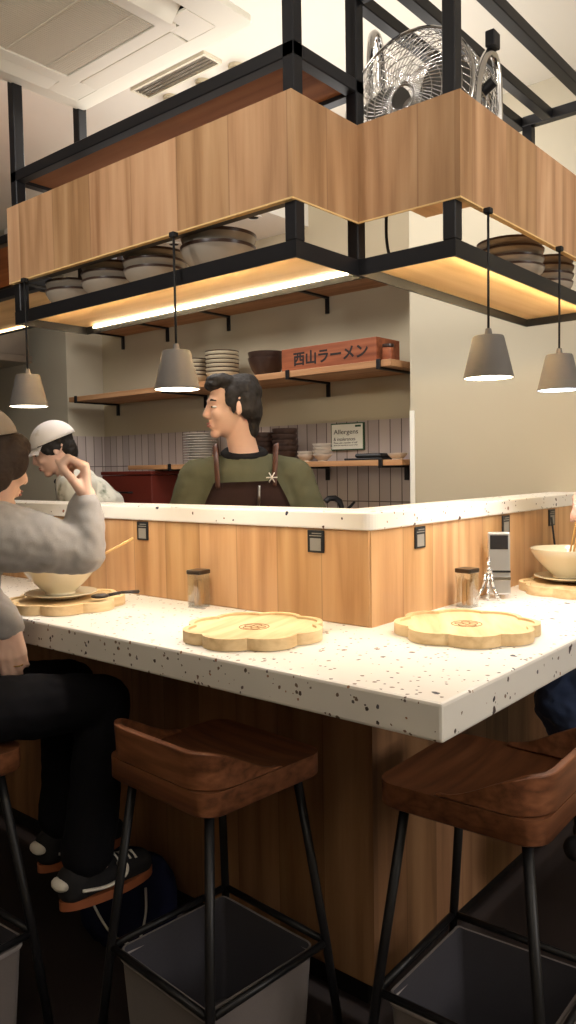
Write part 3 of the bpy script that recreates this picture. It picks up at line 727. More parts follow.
for k in range(3):
    b = BM(); a0_ = .5 + k * 2 * PI / 3; G_ = []
    for i in range(7):
        rad = .024 + .120 * i / 6; wa = .28 + .30 * math.sin(PI * min(1, i / 6 * .9 + .1))
        for j in range(5):
            s = j / 4 - .5; G_.append(b.verts.new(fp(-.006 + s * .05, rad, a0_ + s * wa * 2)))
    for i in range(6):
        for j in range(4): b.faces.new((G_[i * 5 + j], G_[i * 5 + j + 1], G_[i * 5 + j + 6], G_[i * 5 + j + 5]))
    bmesh.ops.solidify(b, geom=b.faces[:], thickness=.002)
    obj('blade', b, 'hub', fn, 40)
def arcpts(pts, n=6):                   # Catmull-Rom through points
    P = [V(p) for p in pts]; P = [P[0]] + P + [P[-1]]; out = []
    for i in range(1, len(P) - 2):
        for k in range(n):
            t = k / n; a, b_, c, d = P[i - 1], P[i], P[i + 1], P[i + 2]
            out.append(.5 * ((2 * b_) + (c - a) * t + (2 * a - 5 * b_ + 4 * c - d) * t * t + (3 * b_ - a - 3 * c + d) * t ** 3))
    return out + [P[-2]]
b = BM(); tube(b, arcpts([(-.10, .135, .012), (.02, .160, .012), (.03, .152, .20), (.035, .150, .38), (.060, .150, .425), (.085, .150, .38), (.09, .152, .20), (.09, .160, .012)]), .009, 10); obj('stand_tube', b, 'chrome', fn, 0)
b = BM(); tube(b, arcpts([(-.10, -.125, .012), (-.04, -.164, .012), (-.04, -.164, .12), (-.02, -.164, .21), (.03, -.164, .265), (.07, -.164, .24), (.08, -.164, .12), (.09, -.164, .012)]), .009, 10); obj('stand_tube', b, 'chrome', fn, 0)
b = BM(); tube(b, [(-.10, .135, .012), (-.10, -.125, .012)], .009, 10); tube(b, [(.09, .172, .012), (.09, -.164, .012)], .009, 10); obj('stand_foot', b, 'chrome', fn, 0)
b = BM(); box(b, (.015, -.180, .272), (.05, -.158, .307)); obj('clip', b, 'black', fn, bevel=.003)
for s in (1, -1):
    b = BM(); tube(b, [(0, s * .160, .170), (0, s * .186, .185)], .012, 12); obj('pivot_knob', b, 'black', fn, 40)
b = BM(); tube(b, arcpts([(.14, .034, 2.03), (.14, .038, 1.97), (.142, .038, 1.91), (.16, .036, 1.86), (.18, .032, 1.832)], 5), .004, 8)
tag(obj('power_cord', b, 'wire', None, 0), 'black fan cord dangling behind the steel post into the right frame', 'cord')

# ------------------------------------------------------------------ trays, jars, device
def flower(R, lobes, rl, n=160, rot=0):
    cs = [(rot + 2 * PI * k / lobes) for k in range(lobes)]; rc = R - rl; out = []
    for i in range(n):
        a = 2 * PI * i / n; best = 0
        for c in cs:
            d = a - c; s = rc * math.sin(d)
            if abs(s) < rl:
                r_ = rc * math.cos(d) + math.sqrt(rl * rl - s * s); best = max(best, r_)
        out.append((best * math.cos(a), best * math.sin(a)))
    return out
def make_tray(loc, rz, label):
    t = thing('flower_tray', label, 'tray', loc, rz, 'flower-shaped wooden trays')
    o_, i_ = flower(.163, 8, .066), flower(.150, 8, .060)
    b = BM(); ringprism(b, o_, i_, .0005, .026); obj('rim', b, 'tray', t, 30)
    b = BM(); prism(b, flower(.1498, 8, .0598), .001, .0205); obj('base', b, 'tray', t)
    b = BM(); tube(b, [(.034 * math.cos(2 * PI * k / 28), .034 * math.sin(2 * PI * k / 28), .0206) for k in range(28)], .0012, 5, closed=True)
    for k in range(5):
        cx, cy = .017 * math.cos(2 * PI * k / 5), .017 * math.sin(2 * PI * k / 5)
        tube(b, [(cx + .010 * math.cos(2 * PI * j / 12), cy + .010 * math.sin(2 * PI * j / 12), .0206) for j in range(12)], .0012, 5, closed=True)
    obj('engraved_mark', b, 'engrave', t, 0)
    return t
ht = hc + .0005
t1 = make_tray((-.226, .166, ht), .25, 'empty flower-shaped wooden tray left of the upstand corner')
dup(t1, (.082, -.205, ht), .6, 'empty flower-shaped wooden tray right of the upstand corner')
dup(t1, (-.248, .868, ht), .1, 'flower-shaped wooden tray under the woman\'s cream bowl')
dup(t1, (.80, -.19, ht), .3, 'flower-shaped wooden tray under the right guest\'s bowl')

def make_jar(loc, rz, label):
    t = thing('toothpick_jar', label, 'jar', loc, rz, 'square clear jars on the worktop')
    b = BM(); ringprism(b, rrect(.0235, .006, 4), rrect(.0210, .004, 4), .0, .092); obj('glass_wall', b, 'glass', t, 40)
    obj('base', prism(BM(), rrect(.0208, .004, 4), .0005, .005), 'glass', t)
    b = BM(); prism(b, rrect(.0250, .006, 4), .0925, .104); obj('lid', b, 'lid_dark', t, 40, bevel=.002)
    b = BM()
    for k in range(36):
        x, y = random.uniform(-.016, .016), random.uniform(-.016, .016); dx, dy = random.uniform(-.003, .003), random.uniform(-.003, .003)
        tube(b, [(x, y, .006), (x + dx, y + dy, random.uniform(.064, .076))], .0012, 5)
    o = obj('toothpicks', b, 'pick', t); o['kind'] = 'stuff'
    return t
j1 = make_jar((-.040, .545, ht), .1, 'square clear jar of toothpicks behind the left empty tray')
dup(j1, (.385, -.050, ht), -.1, 'square clear jar of toothpicks beside the chrome device')
# chrome device
cd = thing('chrome_device', 'upright chrome device with small dark screen on a splayed metal foot', 'device', (.560, -.060, ht), math.radians(30))
LE = Matrix.Rotation(math.radians(7), 4, 'Y')
def dbx(lo, hi): return box(BM(), lo, hi, mat=Matrix.Translation((-.012, 0, .012)) @ LE)
obj('body', dbx((0, -.031, 0), (.012, .031, .178)), 'chrome_soft', cd, bevel=.005, seg=3)
obj('screen', dbx((-.0012, -.025, .128), (-.0004, .025, .168)), 'screen', cd, bevel=.0)
obj('holder_band', dbx((-.004, -.031, .040), (-.0004, .031, .050)), 'chrome', cd, bevel=.001)
obj('holder_band', dbx((-.004, -.031, .062), (-.0004, .031, .068)), 'dark', cd, bevel=.001)
for s in (-1, 0, 1):
    b = BM(); caps(b, [(-.026, .032 + s * .007, .075), (-.034, .034 + s * .014, .035), (-.048, .036 + s * .030, .0055)], [.0055, .005, .0055], 10); obj('foot_leg', b, 'chrome', cd, 0)
b = BM(); tube(b, [(-.006, .030, .112), (-.026, .032, .104), (-.026, .032, .078)], .006, 12); ell(b, (-.026, .032, .082), (.011, .011, .011)); obj('joint', b, 'chrome', cd, 0)

# ------------------------------------------------------------------ eaten meals
def ramen_bowl(loc, label, grp):
    t = thing('ramen_bowl', label, 'bowl', loc, 0, grp)
    obj('body', bowl_mesh(.108, .088, .042, None, t=.005, curve=1.45, rim=False, n=56), 'bowl_cream', t, 35)
    return t
def saucer(loc, label):
    o = obj('saucer', lathe(BM(), [(0, .002), (.05, .002), (.052, 0), (.058, 0), (.064, .003), (.100, .012), (.100, .0145), (.062, .008), (0, .007)], n=48, closed=False), 'bowl_cream', None, 35)
    o.location = loc; tag(o, label, 'plate', 'cream saucers on the trays'); return o
tz = ht + .0265
zs = ht + .0212
saucer((-.252, .886, tz), 'cream saucer under the woman\'s bowl')
saucer((.835, -.155, tz), 'cream saucer under the right guest\'s bowl')
ramen_bowl((-.252, .890, tz + .0085), 'cream ramen bowl behind the woman\'s raised elbow', 'cream ramen bowls in use')
rb2 = ramen_bowl((.838, -.150, tz + .0085), 'cream ramen bowl at the right edge below the guest\'s hand', 'cream ramen bowls in use')
sp = thing('soup_spoon', 'dark soup spoon lying on the tray beside the woman\'s saucer', 'spoon', (-.215, .755, tz + .001), -.5)
b = BM(); ell(b, (0, 0, .007), (.026, .018, .007)); o = obj('spoon_head', b, 'spoon_dark', sp, 0)
b = BM(); caps(b, [(.022, 0, .008), (.06, 0, .013), (.105, 0, .012)], [.005, .004, .005], 8); obj('handle', b, 'spoon_dark', sp, 0)
def chop(p, q, label, grp):
    b = BM(); tube(b, [p, q], [.0022, .0040], 8); tag(obj('chopstick', b, 'chop', None, 0), label, 'chopstick', grp)
chop((-.250, .868, tz + .062), (-.165, .668, 1.175), 'pale chopstick sticking out of the bowl past the woman\'s elbow', 'chopsticks')
gs = thing('glass_tumbler', 'clear tumbler with black straw behind the right guest\'s bowl', 'glass', (1.03, -.055, ht))
obj('wall', lathe(BM(), [(.030, .0), (.036, .098), (.0345, .098), (.0285, .006)], n=32), 'glass', gs, 40)
obj('base', lathe(BM(), [(0, .0005), (.0285, .0005), (.0284, .005), (0, .005)], n=32), 'glass', gs, 40)
b = BM(); tube(b, [(.92 + .115, -.048, ht + .007), (1.005, -.035, 1.185)], .0035, 8); tag(obj('drinking_straw', b, 'straw', None, 0), 'black straw standing in the clear tumbler', 'straw')
g2 = thing('glass_tumbler', 'clear tumbler of red paste behind the woman\'s bowl', 'glass', (-.155, 1.04, ht))
obj('wall', lathe(BM(), [(.030, .0), (.036, .105), (.0345, .105), (.0285, .006)], n=32), 'glass', g2, 40)
obj('base', lathe(BM(), [(0, .0005), (.0285, .0005), (.0284, .005), (0, .005)], n=32), 'glass', g2, 40)
obj('contents', lathe(BM(), [(0, .0065), (.028, .0065), (.033, .085), (0, .085)], n=24), 'red_soup', g2, 40)

# ------------------------------------------------------------------ bar stools
def seat_outline(w, d, r, n=6): return rrect(d / 2, r, n, sy=w / 2)
def make_stool(loc, rz, label):
    t = thing('bar_stool', label, 'stool', loc, rz, 'low-backed wooden bar stools')
    W, D, zt = .362, .350, .722
    # seat slab, gently dished: front is +X
    b = BM(); n = 18; ol = rrect(D / 2, .045, 6, sy=W / 2)
    rings = []
    for s, z in ((0, None), (.35, None), (.7, None), (.93, None), (1.0, zt), (1.0, zt - .047), (.97, zt - .052), (0, zt - .052)):
        if s == 0:
            rings.append([b.verts.new((0, 0, zt - .012 if z is None else z))]); continue
        zz = z if z is not None else zt - .012 * (1 - s ** 2)
        rings.append([b.verts.new((x * s, y * s, zz)) for x, y in ol])
    m = len(ol)
    for A_, B_ in zip(rings, rings[1:]):
        for k in range(m):
            j = (k + 1) % m
            if len(A_) == 1: b.faces.new((A_[0], B_[k], B_[j]))
            elif len(B_) == 1: b.faces.new((A_[k], A_[j], B_[0]))
            else: b.faces.new((A_[k], A_[j], B_[j], B_[k]))
    obj('seat', b, 'stool', t, 50)
    # wrap-around low back: follows rear outline, tallest behind, tapering along the sides
    path = []
    x_end = .035; rcn = .075; hx, hy = D / 2, W / 2
    for k in range(9): path.append((x_end - (x_end + hx - rcn) * k / 8, hy))
    for k in range(1, 9):
        a = PI / 2 + k * PI / 16; path.append((-hx + rcn + rcn * math.cos(a), hy - rcn + rcn * math.sin(a)))
    half = path[:]
    for k in range(1, 8): path.append((-hx, (hy - rcn) * (1 - 2 * k / 8)))
    path += [(x, -y) for x, y in reversed(half)]
    b = BM(); rows = []; L_ = len(path)
    ds = [0]
    for p, q in zip(path, path[1:]): ds.append(ds[-1] + math.dist(p, q))
    tot = ds[-1]
    for i, (x, y) in enumerate(path):
        s = min(ds[i], tot - ds[i]); k = min(1, s / .20); hgt = .004 + .072 * (k * k * (3 - 2 * k))
        th = .010 + .012 * k
        nx, ny = x, y; p0 = path[max(0, i - 1)]; p1 = path[min(L_ - 1, i + 1)]; tx, ty = p1[0] - p0[0], p1[1] - p0[1]; ln = math.hypot(tx, ty); nx, ny = ty / ln, -tx / ln
        if nx * x + ny * y < 0: nx, ny = -nx, -ny
        z0 = zt + .0008
        rows.append([b.verts.new(c) for c in ((x, y, z0), (x + nx * .004 * k, y + ny * .004 * k, z0 + hgt), (x + nx * .004 * k - nx * th * .7, y + ny * .004 * k - ny * th * .7, z0 + hgt), (x - nx * (th + .012), y - ny * (th + .012), z0))])
    for A_, B_ in zip(rows, rows[1:]):
        for k in range(4): b.faces.new((A_[k], A_[(k + 1) % 4], B_[(k + 1) % 4], B_[k]))
    b.faces.new(rows[0][::-1]); b.faces.new(rows[-1])
    obj('backrest', b, 'stool_back', t, 60, bevel=.002)
    tops = [(sx * .128, sy * .132) for sx in (1, -1) for sy in (1, -1)]
    for x, y in tops:
        b = BM(); tube(b, [(x, y, zt - .0525), (x * 1.36, y * 1.33, .27), (x * 1.56, y * 1.52, .0)], .0105, 12); obj('leg', b, 'black', t, 0)
    f = [(sx * .128 * 1.36, sy * .132 * 1.33, .272) for sx, sy in ((1, 1), (1, -1), (-1, -1), (-1, 1))]
    for k in range(4):
        p, q = V(f[k]), V(f[(k + 1) % 4]); e = (q - p).normalized() * .0115
        b = BM(); tube(b, [p + e, q - e], .0085, 8); obj('footrest', b, 'black', t, 0)
    return t
s1 = make_stool((-.305, .222, 0), math.radians(-4), 'empty brown stool on the left, tucked under the worktop beside the woman')
dup(s1, (-.030, -.318, 0), math.radians(92), 'empty brown stool on the right, tucked under the worktop corner')
dup(s1, (-.728, .770, 0), math.radians(2), 'brown stool the woman in grey sits on')
dup(s1, (.716, -.662, 0), math.radians(120), 'brown stool under the guest at the right edge')

def make_bin(loc, rz, label, s=.158, hgt=.262):
    t = thing('storage_bin', label, 'bin', loc, rz, 'grey felt bins under the stools')
    b = BM(); n = 12; ring = []
    def outline(k, z, ins):
        out = []
        base_ = rrect(k - ins, .02 - min(ins, .008), 4)
        for i, (x, y) in enumerate(base_):
            sag = 0
            if z is None: sag = 1
            out.append((x, y))
        return out
    levels = [(s * .90, .002, 0), (s * .95, hgt * .5, 0), (s, hgt, 0), (s, hgt, .006), (s * .95, hgt * .5, .006), (s * .90, .010, .006)]
    for li, (k, z, ins) in enumerate(levels):
        pts = outline(k, z, ins); rg = []
        for x, y in pts:
            dz = 0
            if z == hgt: dz = -.018 * (1 - max(abs(x), abs(y)) * 0 - (min(abs(x), abs(y)) / k) ** 2) * (.5 + .5 * math.sin(x * 23 + y * 31 + loc[0] * 9))
            rg.append(b.verts.new((x + .004 * math.sin(y * 40), y + .004 * math.sin(x * 37), z + dz)))
        ring.append(rg)
    m = len(ring[0])
    for li, (A_, B_) in enumerate(zip(ring, ring[1:])):
        for k in range(m): b.faces.new((A_[k], A_[(k + 1) % m], B_[(k + 1) % m], B_[k])).material_index = 1 if li >= 3 else 0
    b.faces.new(ring[0][::-1]); b.faces.new(ring[-1]).material_index = 1
    obj('body', b, ['bin', 'bin_in'], t, 40)
    b = BM(); tube(b, [(x * 1.008, y * 1.008, hgt - .020) for x, y in rrect(s * .997, .02, 4)], .0055, 8, closed=True); obj('rim_binding', b, 'bin_rim', t, 0)
    return t
make_bin((-.302, .232, .0), math.radians(-4), 'grey felt bin under the empty left stool')
make_bin((-.026, -.316, .0), math.radians(2), 'grey felt bin under the empty right stool')
make_bin((-.728, .770, .0), math.radians(2), 'grey felt bin under the woman\'s stool')
bg = thing('shoulder_bag', 'navy cloth bag on the floor below the woman\'s shoes', 'bag', (-.12, .78, 0), .3)
b = BM(); loft(b, [((0, 0, .002), (.10, 0, 0), (0, .13, 0)), ((0, 0, .06), (.12, 0, 0), (0, .15, 0)), ((0, 0, .17), (.10, 0, 0), (0, .14, 0)), ((0, 0, .235), (.045, 0, 0), (0, .125, 0)), ((0, 0, .25), (.02, 0, 0), (0, .11, 0))], 20)
obj('body', fuse(b, .012, 3, .5, (.012, 9)), 'navy', bg)
b = BM(); tube(b, arcpts([(-.08, .09, .20), (-.115, .06, .16), (-.125, -.02, .07), (-.11, -.09, .05), (-.09, -.11, .12), (-.07, -.1, .19)], 6), .0035, 6); obj('drawstring', b, 'cordw', bg, 0)

# ------------------------------------------------------------------ people
def basis(f, up=V((0, 0, 1))):
    f = V(f).normalized(); l = up.cross(f).normalized(); u = f.cross(l)
    return Matrix((f, l, u)).transposed()          # columns: forward, left, up
def rot_basis(yaw, pitch=0, roll=0):               # yaw about Z, pitch >0 looks down, roll
    return (Matrix.Rotation(yaw, 3, 'Z') @ Matrix.Rotation(pitch, 3, 'Y') @ Matrix.Rotation(roll, 3, 'X'))
def head_parts(bm, c, R, s=1.0, female=False):
    c = V(c)
    def e(p, r, rot=None): ell(bm, c + R @ (V(p) * s), [x * s for x in r], R @ (rot or Matrix.Identity(3)), 18, 12)
    def cp(pts, rs): caps(bm, [c + R @ (V(p) * s) for p in pts], [x * s for x in rs], 14)
    e((-.014, 0, .034), (.094, .075, .079))
    e((.020, 0, -.022), (.064, .061, .086))
    e((.024, 0, -.066), (.050, .050, .038))
    e((.062, 0, -.092), (.021, .024, .018))
    e((.070, 0, .026), (.018, .044, .016))
    e((.058, .034, -.024), (.026, .022, .024)); e((.058, -.034, -.024), (.026, .022, .024))
    cp([(.084, 0, .016), (.092, 0, -.006), (.0995, 0, -.025)], [.0072, .0085, .0105])
    e((.092, .011, -.031), (.011, .0075, .008)); e((.092, -.011, -.031), (.011, .0075, .008))
    e((.082, 0, -.055), (.010, .020, .006)); e((.080, 0, -.066), (.011, .018, .0065))
    for q in (1, -1):
        e((-.010, q * .074, -.010), (.016, .0065, .025), Matrix.Rotation(q * .35, 3, 'Z') @ Matrix.Rotation(-.2, 3, 'Y'))
def face_bits(parent, c, R, s, lip, brow):
    c = V(c)
    W = lambda p: c + R @ (V(p) * s)
    for q in (1, -1):
        b = BM(); ell(b, W((.0715, q * .031, .003)), (.0105 * s, .0125 * s, .0045 * s), R); eo = obj('eye', b, 'eye', parent, 0)
        b = BM(); ell(b, W((.0808, q * .032, .003)), (.0025 * s, .0055 * s, .0042 * s), R); obj('iris', b, 'iris', eo, 0)
        b = BM(); tube(b, [W((.080, q * .014, .024)), W((.082, q * .030, .029)), W((.068, q * .048, .024))], [.003 * s, .0042 * s, .002 * s], 8); obj('eyebrow', b, brow, parent, 0)
    b = BM(); ell(b, W((.0875, 0, -.0555)), (.0065 * s, .019 * s, .0045 * s), R); ell(b, W((.0865, 0, -.0645)), (.007 * s, .017 * s, .005 * s), R); obj('lips', b, lip, parent, 0)
def hand_parts(bm, wrist, xdir, back, side, curls=(.5, .6, .7, .8), s=1.0, spread=.03, thumb=.4, forearm=None):
    """xdir: wrist->knuckles, back: back of the hand normal, side=+1 thumb on  back x xdir side"""
    x = V(xdir).normalized(); z = V(back); z = (z - x * z.dot(x)).normalized(); y = z.cross(x) * side; w = V(wrist)
    P = lambda a, b_, c_: w + (x * a + y * b_ + z * c_) * s
    ys = (.030, .0105, -.0095, -.028)
    caps(bm, [P(-.02, 0, 0), P(.012, 0, 0)], [.026 * s, .026 * s])
    for y_ in ys: caps(bm, [P(.012, y_ * .55, 0), P(.088 - abs(y_ - .008) * .25, y_, .002)], [.0165 * s, .0115 * s])
    ell(bm, P(.05, .0, -.004), (.020 * s, .020 * s, .020 * s))
    ls = ((.043, .026, .021), (.047, .029, .022), (.043, .027, .021), (.034, .021, .019))
    for i, (y_, L3) in enumerate(zip(ys, ls)):
        p = [.088 - abs(y_ - .008) * .25, y_, .002]; a = 0; pts = [P(*p)]; fan_ = (1.5 - i) * spread
        for j, L_ in enumerate(L3):
            a += curls[i] * (.9, 1.15, .7)[j]
            p[0] += L_ * math.cos(a) * math.cos(fan_); p[1] += L_ * math.sin(fan_) * math.cos(a); p[2] -= L_ * math.sin(a)
            pts.append(P(*p))
        caps(bm, pts, [.0098 * s, .0090 * s, .0082 * s, .0068 * s], 10)
    a = thumb
    caps(bm, [P(.022, .020, -.006), P(.050, .046, -.012 - .014 * a), P(.078, .054 - .020 * a, -.018 - .030 * a), P(.100, .052 - .034 * a, -.022 - .042 * a)], [.0155 * s, .0118 * s, .0100 * s, .0078 * s], 10)
def limb(bm, pts, rs): caps(bm, pts, rs, 14)
def lerp(a, b, t): return V(a) * (1 - t) + V(b) * t

def torso_rings(pel, chest, neck, f, hw=(.165, .150, .185, .17), dp=(.115, .10, .125, .09), grow=0):
    """rings pelvis->neck base; f body forward"""
    pel, chest, neck = V(pel), V(chest), V(neck); f = V(f).normalized(); out = []
    sp = [pel + (pel - chest).normalized() * .06, pel, lerp(pel, chest, .5), chest, lerp(chest, neck, .62), lerp(chest, neck, .90)]
    ws = [hw[0] * .85, hw[0], hw[1], hw[2], hw[3], hw[3] * .45]; ds = [dp[0] * .85, dp[0], dp[1], dp[2], dp[3], dp[3] * .7]
    for i, p in enumerate(sp):
        ax = (sp[min(i + 1, 5)] - sp[max(i - 1, 0)]).normalized(); l = ax.cross(f).normalized(); ff_ = l.cross(ax).normalized()
        out.append((p, l * (ws[i] + grow), ff_ * (ds[i] + grow)))
    return out
def person(name, label, J, skin, vox=.0055):
    """J: dict of joints. one continuous skin body"""
    b = BM()
    loft(b, torso_rings(J['pelvis'], J['chest'], J['neck'], J['fwd'], hw=(.145, .132, .162, .15), dp=(.10, .088, .11, .085)), 22)
    hc_, R, s = V(J['head']), J['hrot'], J.get('hs', 1.0)
    head_parts(b, hc_, R, s)
    nk = [lerp(J['chest'], J['neck'], .9), V(J['neck']), hc_ + R @ V((-.022, 0, -.055)) * s]
    caps(b, nk, [.062, .056, .052], 16)
    for q in 'LR':
        sh, el, wr = V(J['sh' + q]), V(J['el' + q]), V(J['wr' + q])
        limb(b, [lerp(J['chest'], J['neck'], .7), sh, lerp(sh, el, .5), el, lerp(el, wr, .35), wr], [.066, .048, .038, .034, .036, .027])
        hd_ = J['hand' + q]; hand_parts(b, wr, *hd_[:2], **hd_[2])
        hp, kn, an, to_ = (V(J[k + q]) for k in ('hip', 'knee', 'ank', 'toe'))
        limb(b, [lerp(J['pelvis'], hp, .5), hp, lerp(hp, kn, .55), kn, lerp(kn, an, .35), an], [.09, .082, .066, .052, .052, .036])
        limb(b, [an, lerp(an, to_, .45) + V((0, 0, -.012)), to_], [.036, .034, .024])
    o = obj(name, fuse(b, vox, 3, .5), skin)
    tag(o, label, 'person')
    return o
def garment(name, parent, builder, mat, vox=.007, smooth=6, wrinkle=None):
    b = BM(); builder(b); return obj(name, fuse(b, vox, smooth, .5, wrinkle), mat, parent)

zero = lambda: None
FWD = V((fw.x, fw.y, 0)).normalized(); RGT = V((r0.x, r0.y, 0)).normalized()

# ---- cook in olive, body towards the camera, head turned to the picture's left
bc = V((.628, .985, 0)); bf = (-FWD + RGT * .06).normalized(); bl = V((0, 0, 1)).cross(bf)     # bl = his left = picture right
Jc = dict(fwd=bf, pelvis=bc + V((0, 0, .93)), chest=bc + V((0, 0, 1.225)), neck=bc + V((0, 0, 1.415)) - RGT * .005, head=bc + V((0, 0, 1.585)) - RGT * .052 + bf * .03)
hf = (-RGT * .94 + bf * .34).normalized()
Jc['hrot'] = basis(hf) @ Matrix.Rotation(.02, 3, 'Y')
for q, s in (('L', 1), ('R', -1)):
    Jc['sh' + q] = bc + bl * s * .182 + V((0, 0, 1.330)); Jc['el' + q] = bc + bl * s * .262 + bf * .02 + V((0, 0, 1.075)); Jc['wr' + q] = bc + bl * s * .20 + bf * .22 + V((0, 0, 1.0))
    Jc['hand' + q] = (bf - bl * s * .3 + V((0, 0, -.2)), V((0, 0, 1)), dict(side=-s if False else (1 if q == 'R' else -1), curls=(.3, .35, .4, .45)))
    Jc['hip' + q] = bc + bl * s * .09 + V((0, 0, .88)); Jc['knee' + q] = bc + bl * s * .10 + bf * .02 + V((0, 0, .48)); Jc['ank' + q] = bc + bl * s * .11 + V((0, 0, .08)); Jc['toe' + q] = bc + bl * s * .12 + bf * .17 + V((0, 0, .03))
cook = person('person', 'cook in olive shirt and brown apron, head turned aside, behind the ledge', Jc, 'skin_a')
face_bits(cook, Jc['head'], Jc['hrot'], 1, 'lip_a', 'hair_black')
def olive_shirt(b):
    loft(b, torso_rings(Jc['pelvis'], Jc['chest'], Jc['neck'] + V((0, 0, .016)), bf, hw=(.178, .168, .205, .170), dp=(.128, .118, .138, .105)), 24)
    for q in 'LR':
        sh, el = Jc['sh' + q], Jc['el' + q]
        caps(b, [lerp(Jc['chest'], Jc['neck'], .72), sh, lerp(sh, el, .45), lerp(sh, el, .82)], [.066, .070, .072, .082], 16)
garment('shirt', cook, olive_shirt, 'olive', .007, 6, (.005, 9))
def chair_hair(c, R, parts, s=1.0):
    def f(b):
        for p, r, *rot in parts: ell(b, V(c) + R @ (V(p) * s), [x * s for x in r], R @ (rot[0] if rot else Matrix.Identity(3)), 18, 12)
    return f
RY = lambda a: Matrix.Rotation(a, 3, 'Y')
garment('hair', cook, chair_hair(Jc['head'], Jc['hrot'], [
    ((-.030, 0, .058), (.092, .082, .066)), ((.028, 0, .094), (.062, .066, .034), RY(-.15)), ((.066, 0, .082), (.030, .056, .022)), ((-.050, 0, .098), (.06, .06, .03)),
    ((-.072, 0, -.005), (.046, .074, .080)), ((-.070, 0, -.070), (.034, .052, .050)),
    ((-.046, .062, .012), (.036, .026, .060)), ((-.046, -.062, .012), (.036, .026, .060)),
    ((.016, .070, .036), (.026, .014, .040)), ((.016, -.070, .036), (.026, .014, .040)), ((.012, .072, .004), (.012, .008, .030)), ((.012, -.072, .004), (.012, .008, .030))]), 'hair_black', .004, 5, (.0035, 24))
def collar(b):
    n_ = Jc['neck']; pts = []
    for k in range(24):
        a = 2 * PI * k / 24; pts.append(n_ + bf * (.066 * math.cos(a)) + bl * (.072 * math.sin(a)) + V((0, 0, .000 - .018 * math.cos(a))))
    tube(b, pts, .019, 8, closed=True)
b = BM(); collar(b); obj('collar', b, 'black_cloth', cook, 0)
def bib(parent, rings, a_half, k0, k1, mat, off=.014, name='apron'):
    """apron panel over the front of a torso: rings interpolated between index k0..k1"""
    b = BM(); rows = []; NS, NA = 14, 14
    for i in range(NS + 1):
        t = k0 + (k1 - k0) * i / NS; j = min(int(t), len(rings) - 2); u = t - j
        c, a, d = (V(rings[j][m]).lerp(V(rings[j + 1][m]), u) for m in range(3))
        w = a_half if t < 2.6 else a_half * (1 - .30 * (t - 2.6))
        row = []
        for k in range(NA + 1):
            an = w * (2 * k / NA - 1)
            row.append(b.verts.new(c + a.normalized() * (a.length + off) * math.sin(an) + d.normalized() * (d.length + off) * math.cos(an)))
        rows.append(row)
    for A_, B_ in zip(rows, rows[1:]):
        for k in range(NA): b.faces.new((A_[k], A_[k + 1], B_[k + 1], B_[k]))
    top = [v.co.copy() for v in rows[-1]]
    bmesh.ops.solidify(b, geom=b.faces[:], thickness=.005)
    o = obj(name, b, mat, parent, 0)
    return o, top
rg = torso_rings(Jc['pelvis'], Jc['chest'], Jc['neck'], bf, hw=(.178, .168, .205, .185), dp=(.128, .118, .138, .105))
ap, top = bib(cook, rg, .92, .0, 3.75, 'apron_brown')
for i, s in ((1, -1), (-2, 1)):
    p = top[i]; sh = Jc['sh' + ('L' if s > 0 else 'R')]
    mid = bc + bl * s * .112 + V((0, 0, 1.44)) + bf * .005; bk = bc + bl * s * .09 - bf * .125 + V((0, 0, 1.25))
    b = BM(); tube(b, arcpts([p - V((0, 0, .02)) + bf * .004, lerp(p, mid, .5) + bf * .045, lerp(p, mid, .8) + bf * .032, mid, bk], 6), .013, 8, flat=.35); obj('apron_strap', b, 'strap_brown', cook, 0)
pk_ = bc + bf * .158 + V((0, 0, 1.300)) + bl * .045
b = BM(); tube(b, [pk_, pk_ + V((0, 0, -.075)) - bl * .004], .0045, 8); tube(b, [pk_ + bf * .004 + V((0, 0, -.02)), pk_ + bf * .004 + V((0, 0, -.06))], .003, 6); obj('pen', b, 'steel', cook, 0)
pk2 = pk_ + bl * .045 + V((0, 0, .028))
b = BM()
for k in range(3):
    a = k * PI / 3; d = bl * math.cos(a) + V((0, 0, 1)) * math.sin(a); tube(b, [pk2 - d * .020, pk2 + d * .020], .0022, 5)
obj('pin_badge', b, 'bowl_pale', cook, 0)
garment('trousers', cook, lambda b: [caps(b, [Jc['pelvis'], Jc['hip' + q], Jc['knee' + q], Jc['ank' + q] + V((0, 0, .02))], [.13, .10, .075, .062]) for q in 'LR'], 'black_cloth', .012, 4)
def shoe(parent, an, to_, mat='shoe'):
    an, to_ = V(an), V(to_); d = (to_ - an); d.z = 0; d.normalize(); b = BM()
    heel = V((an.x, an.y, min(an.z, to_.z) )) - d * .045; heel.z = to_.z; tip = V(to_) + d * .03
    caps(b, [heel + V((0, 0, .012)), lerp(heel, tip, .45) + V((0, 0, .016)), tip], [.040, .042, .034], 14); caps(b, [heel + V((0, 0, .03)), an + V((0, 0, -.01))], [.040, .042], 14)
    o = obj('shoe', fuse(b, .007, 3), mat, parent)
    return o, heel, tip, d
for q in 'LR': shoe(cook, Jc['ank' + q] + V((0, 0, 0)), Jc['toe' + q])

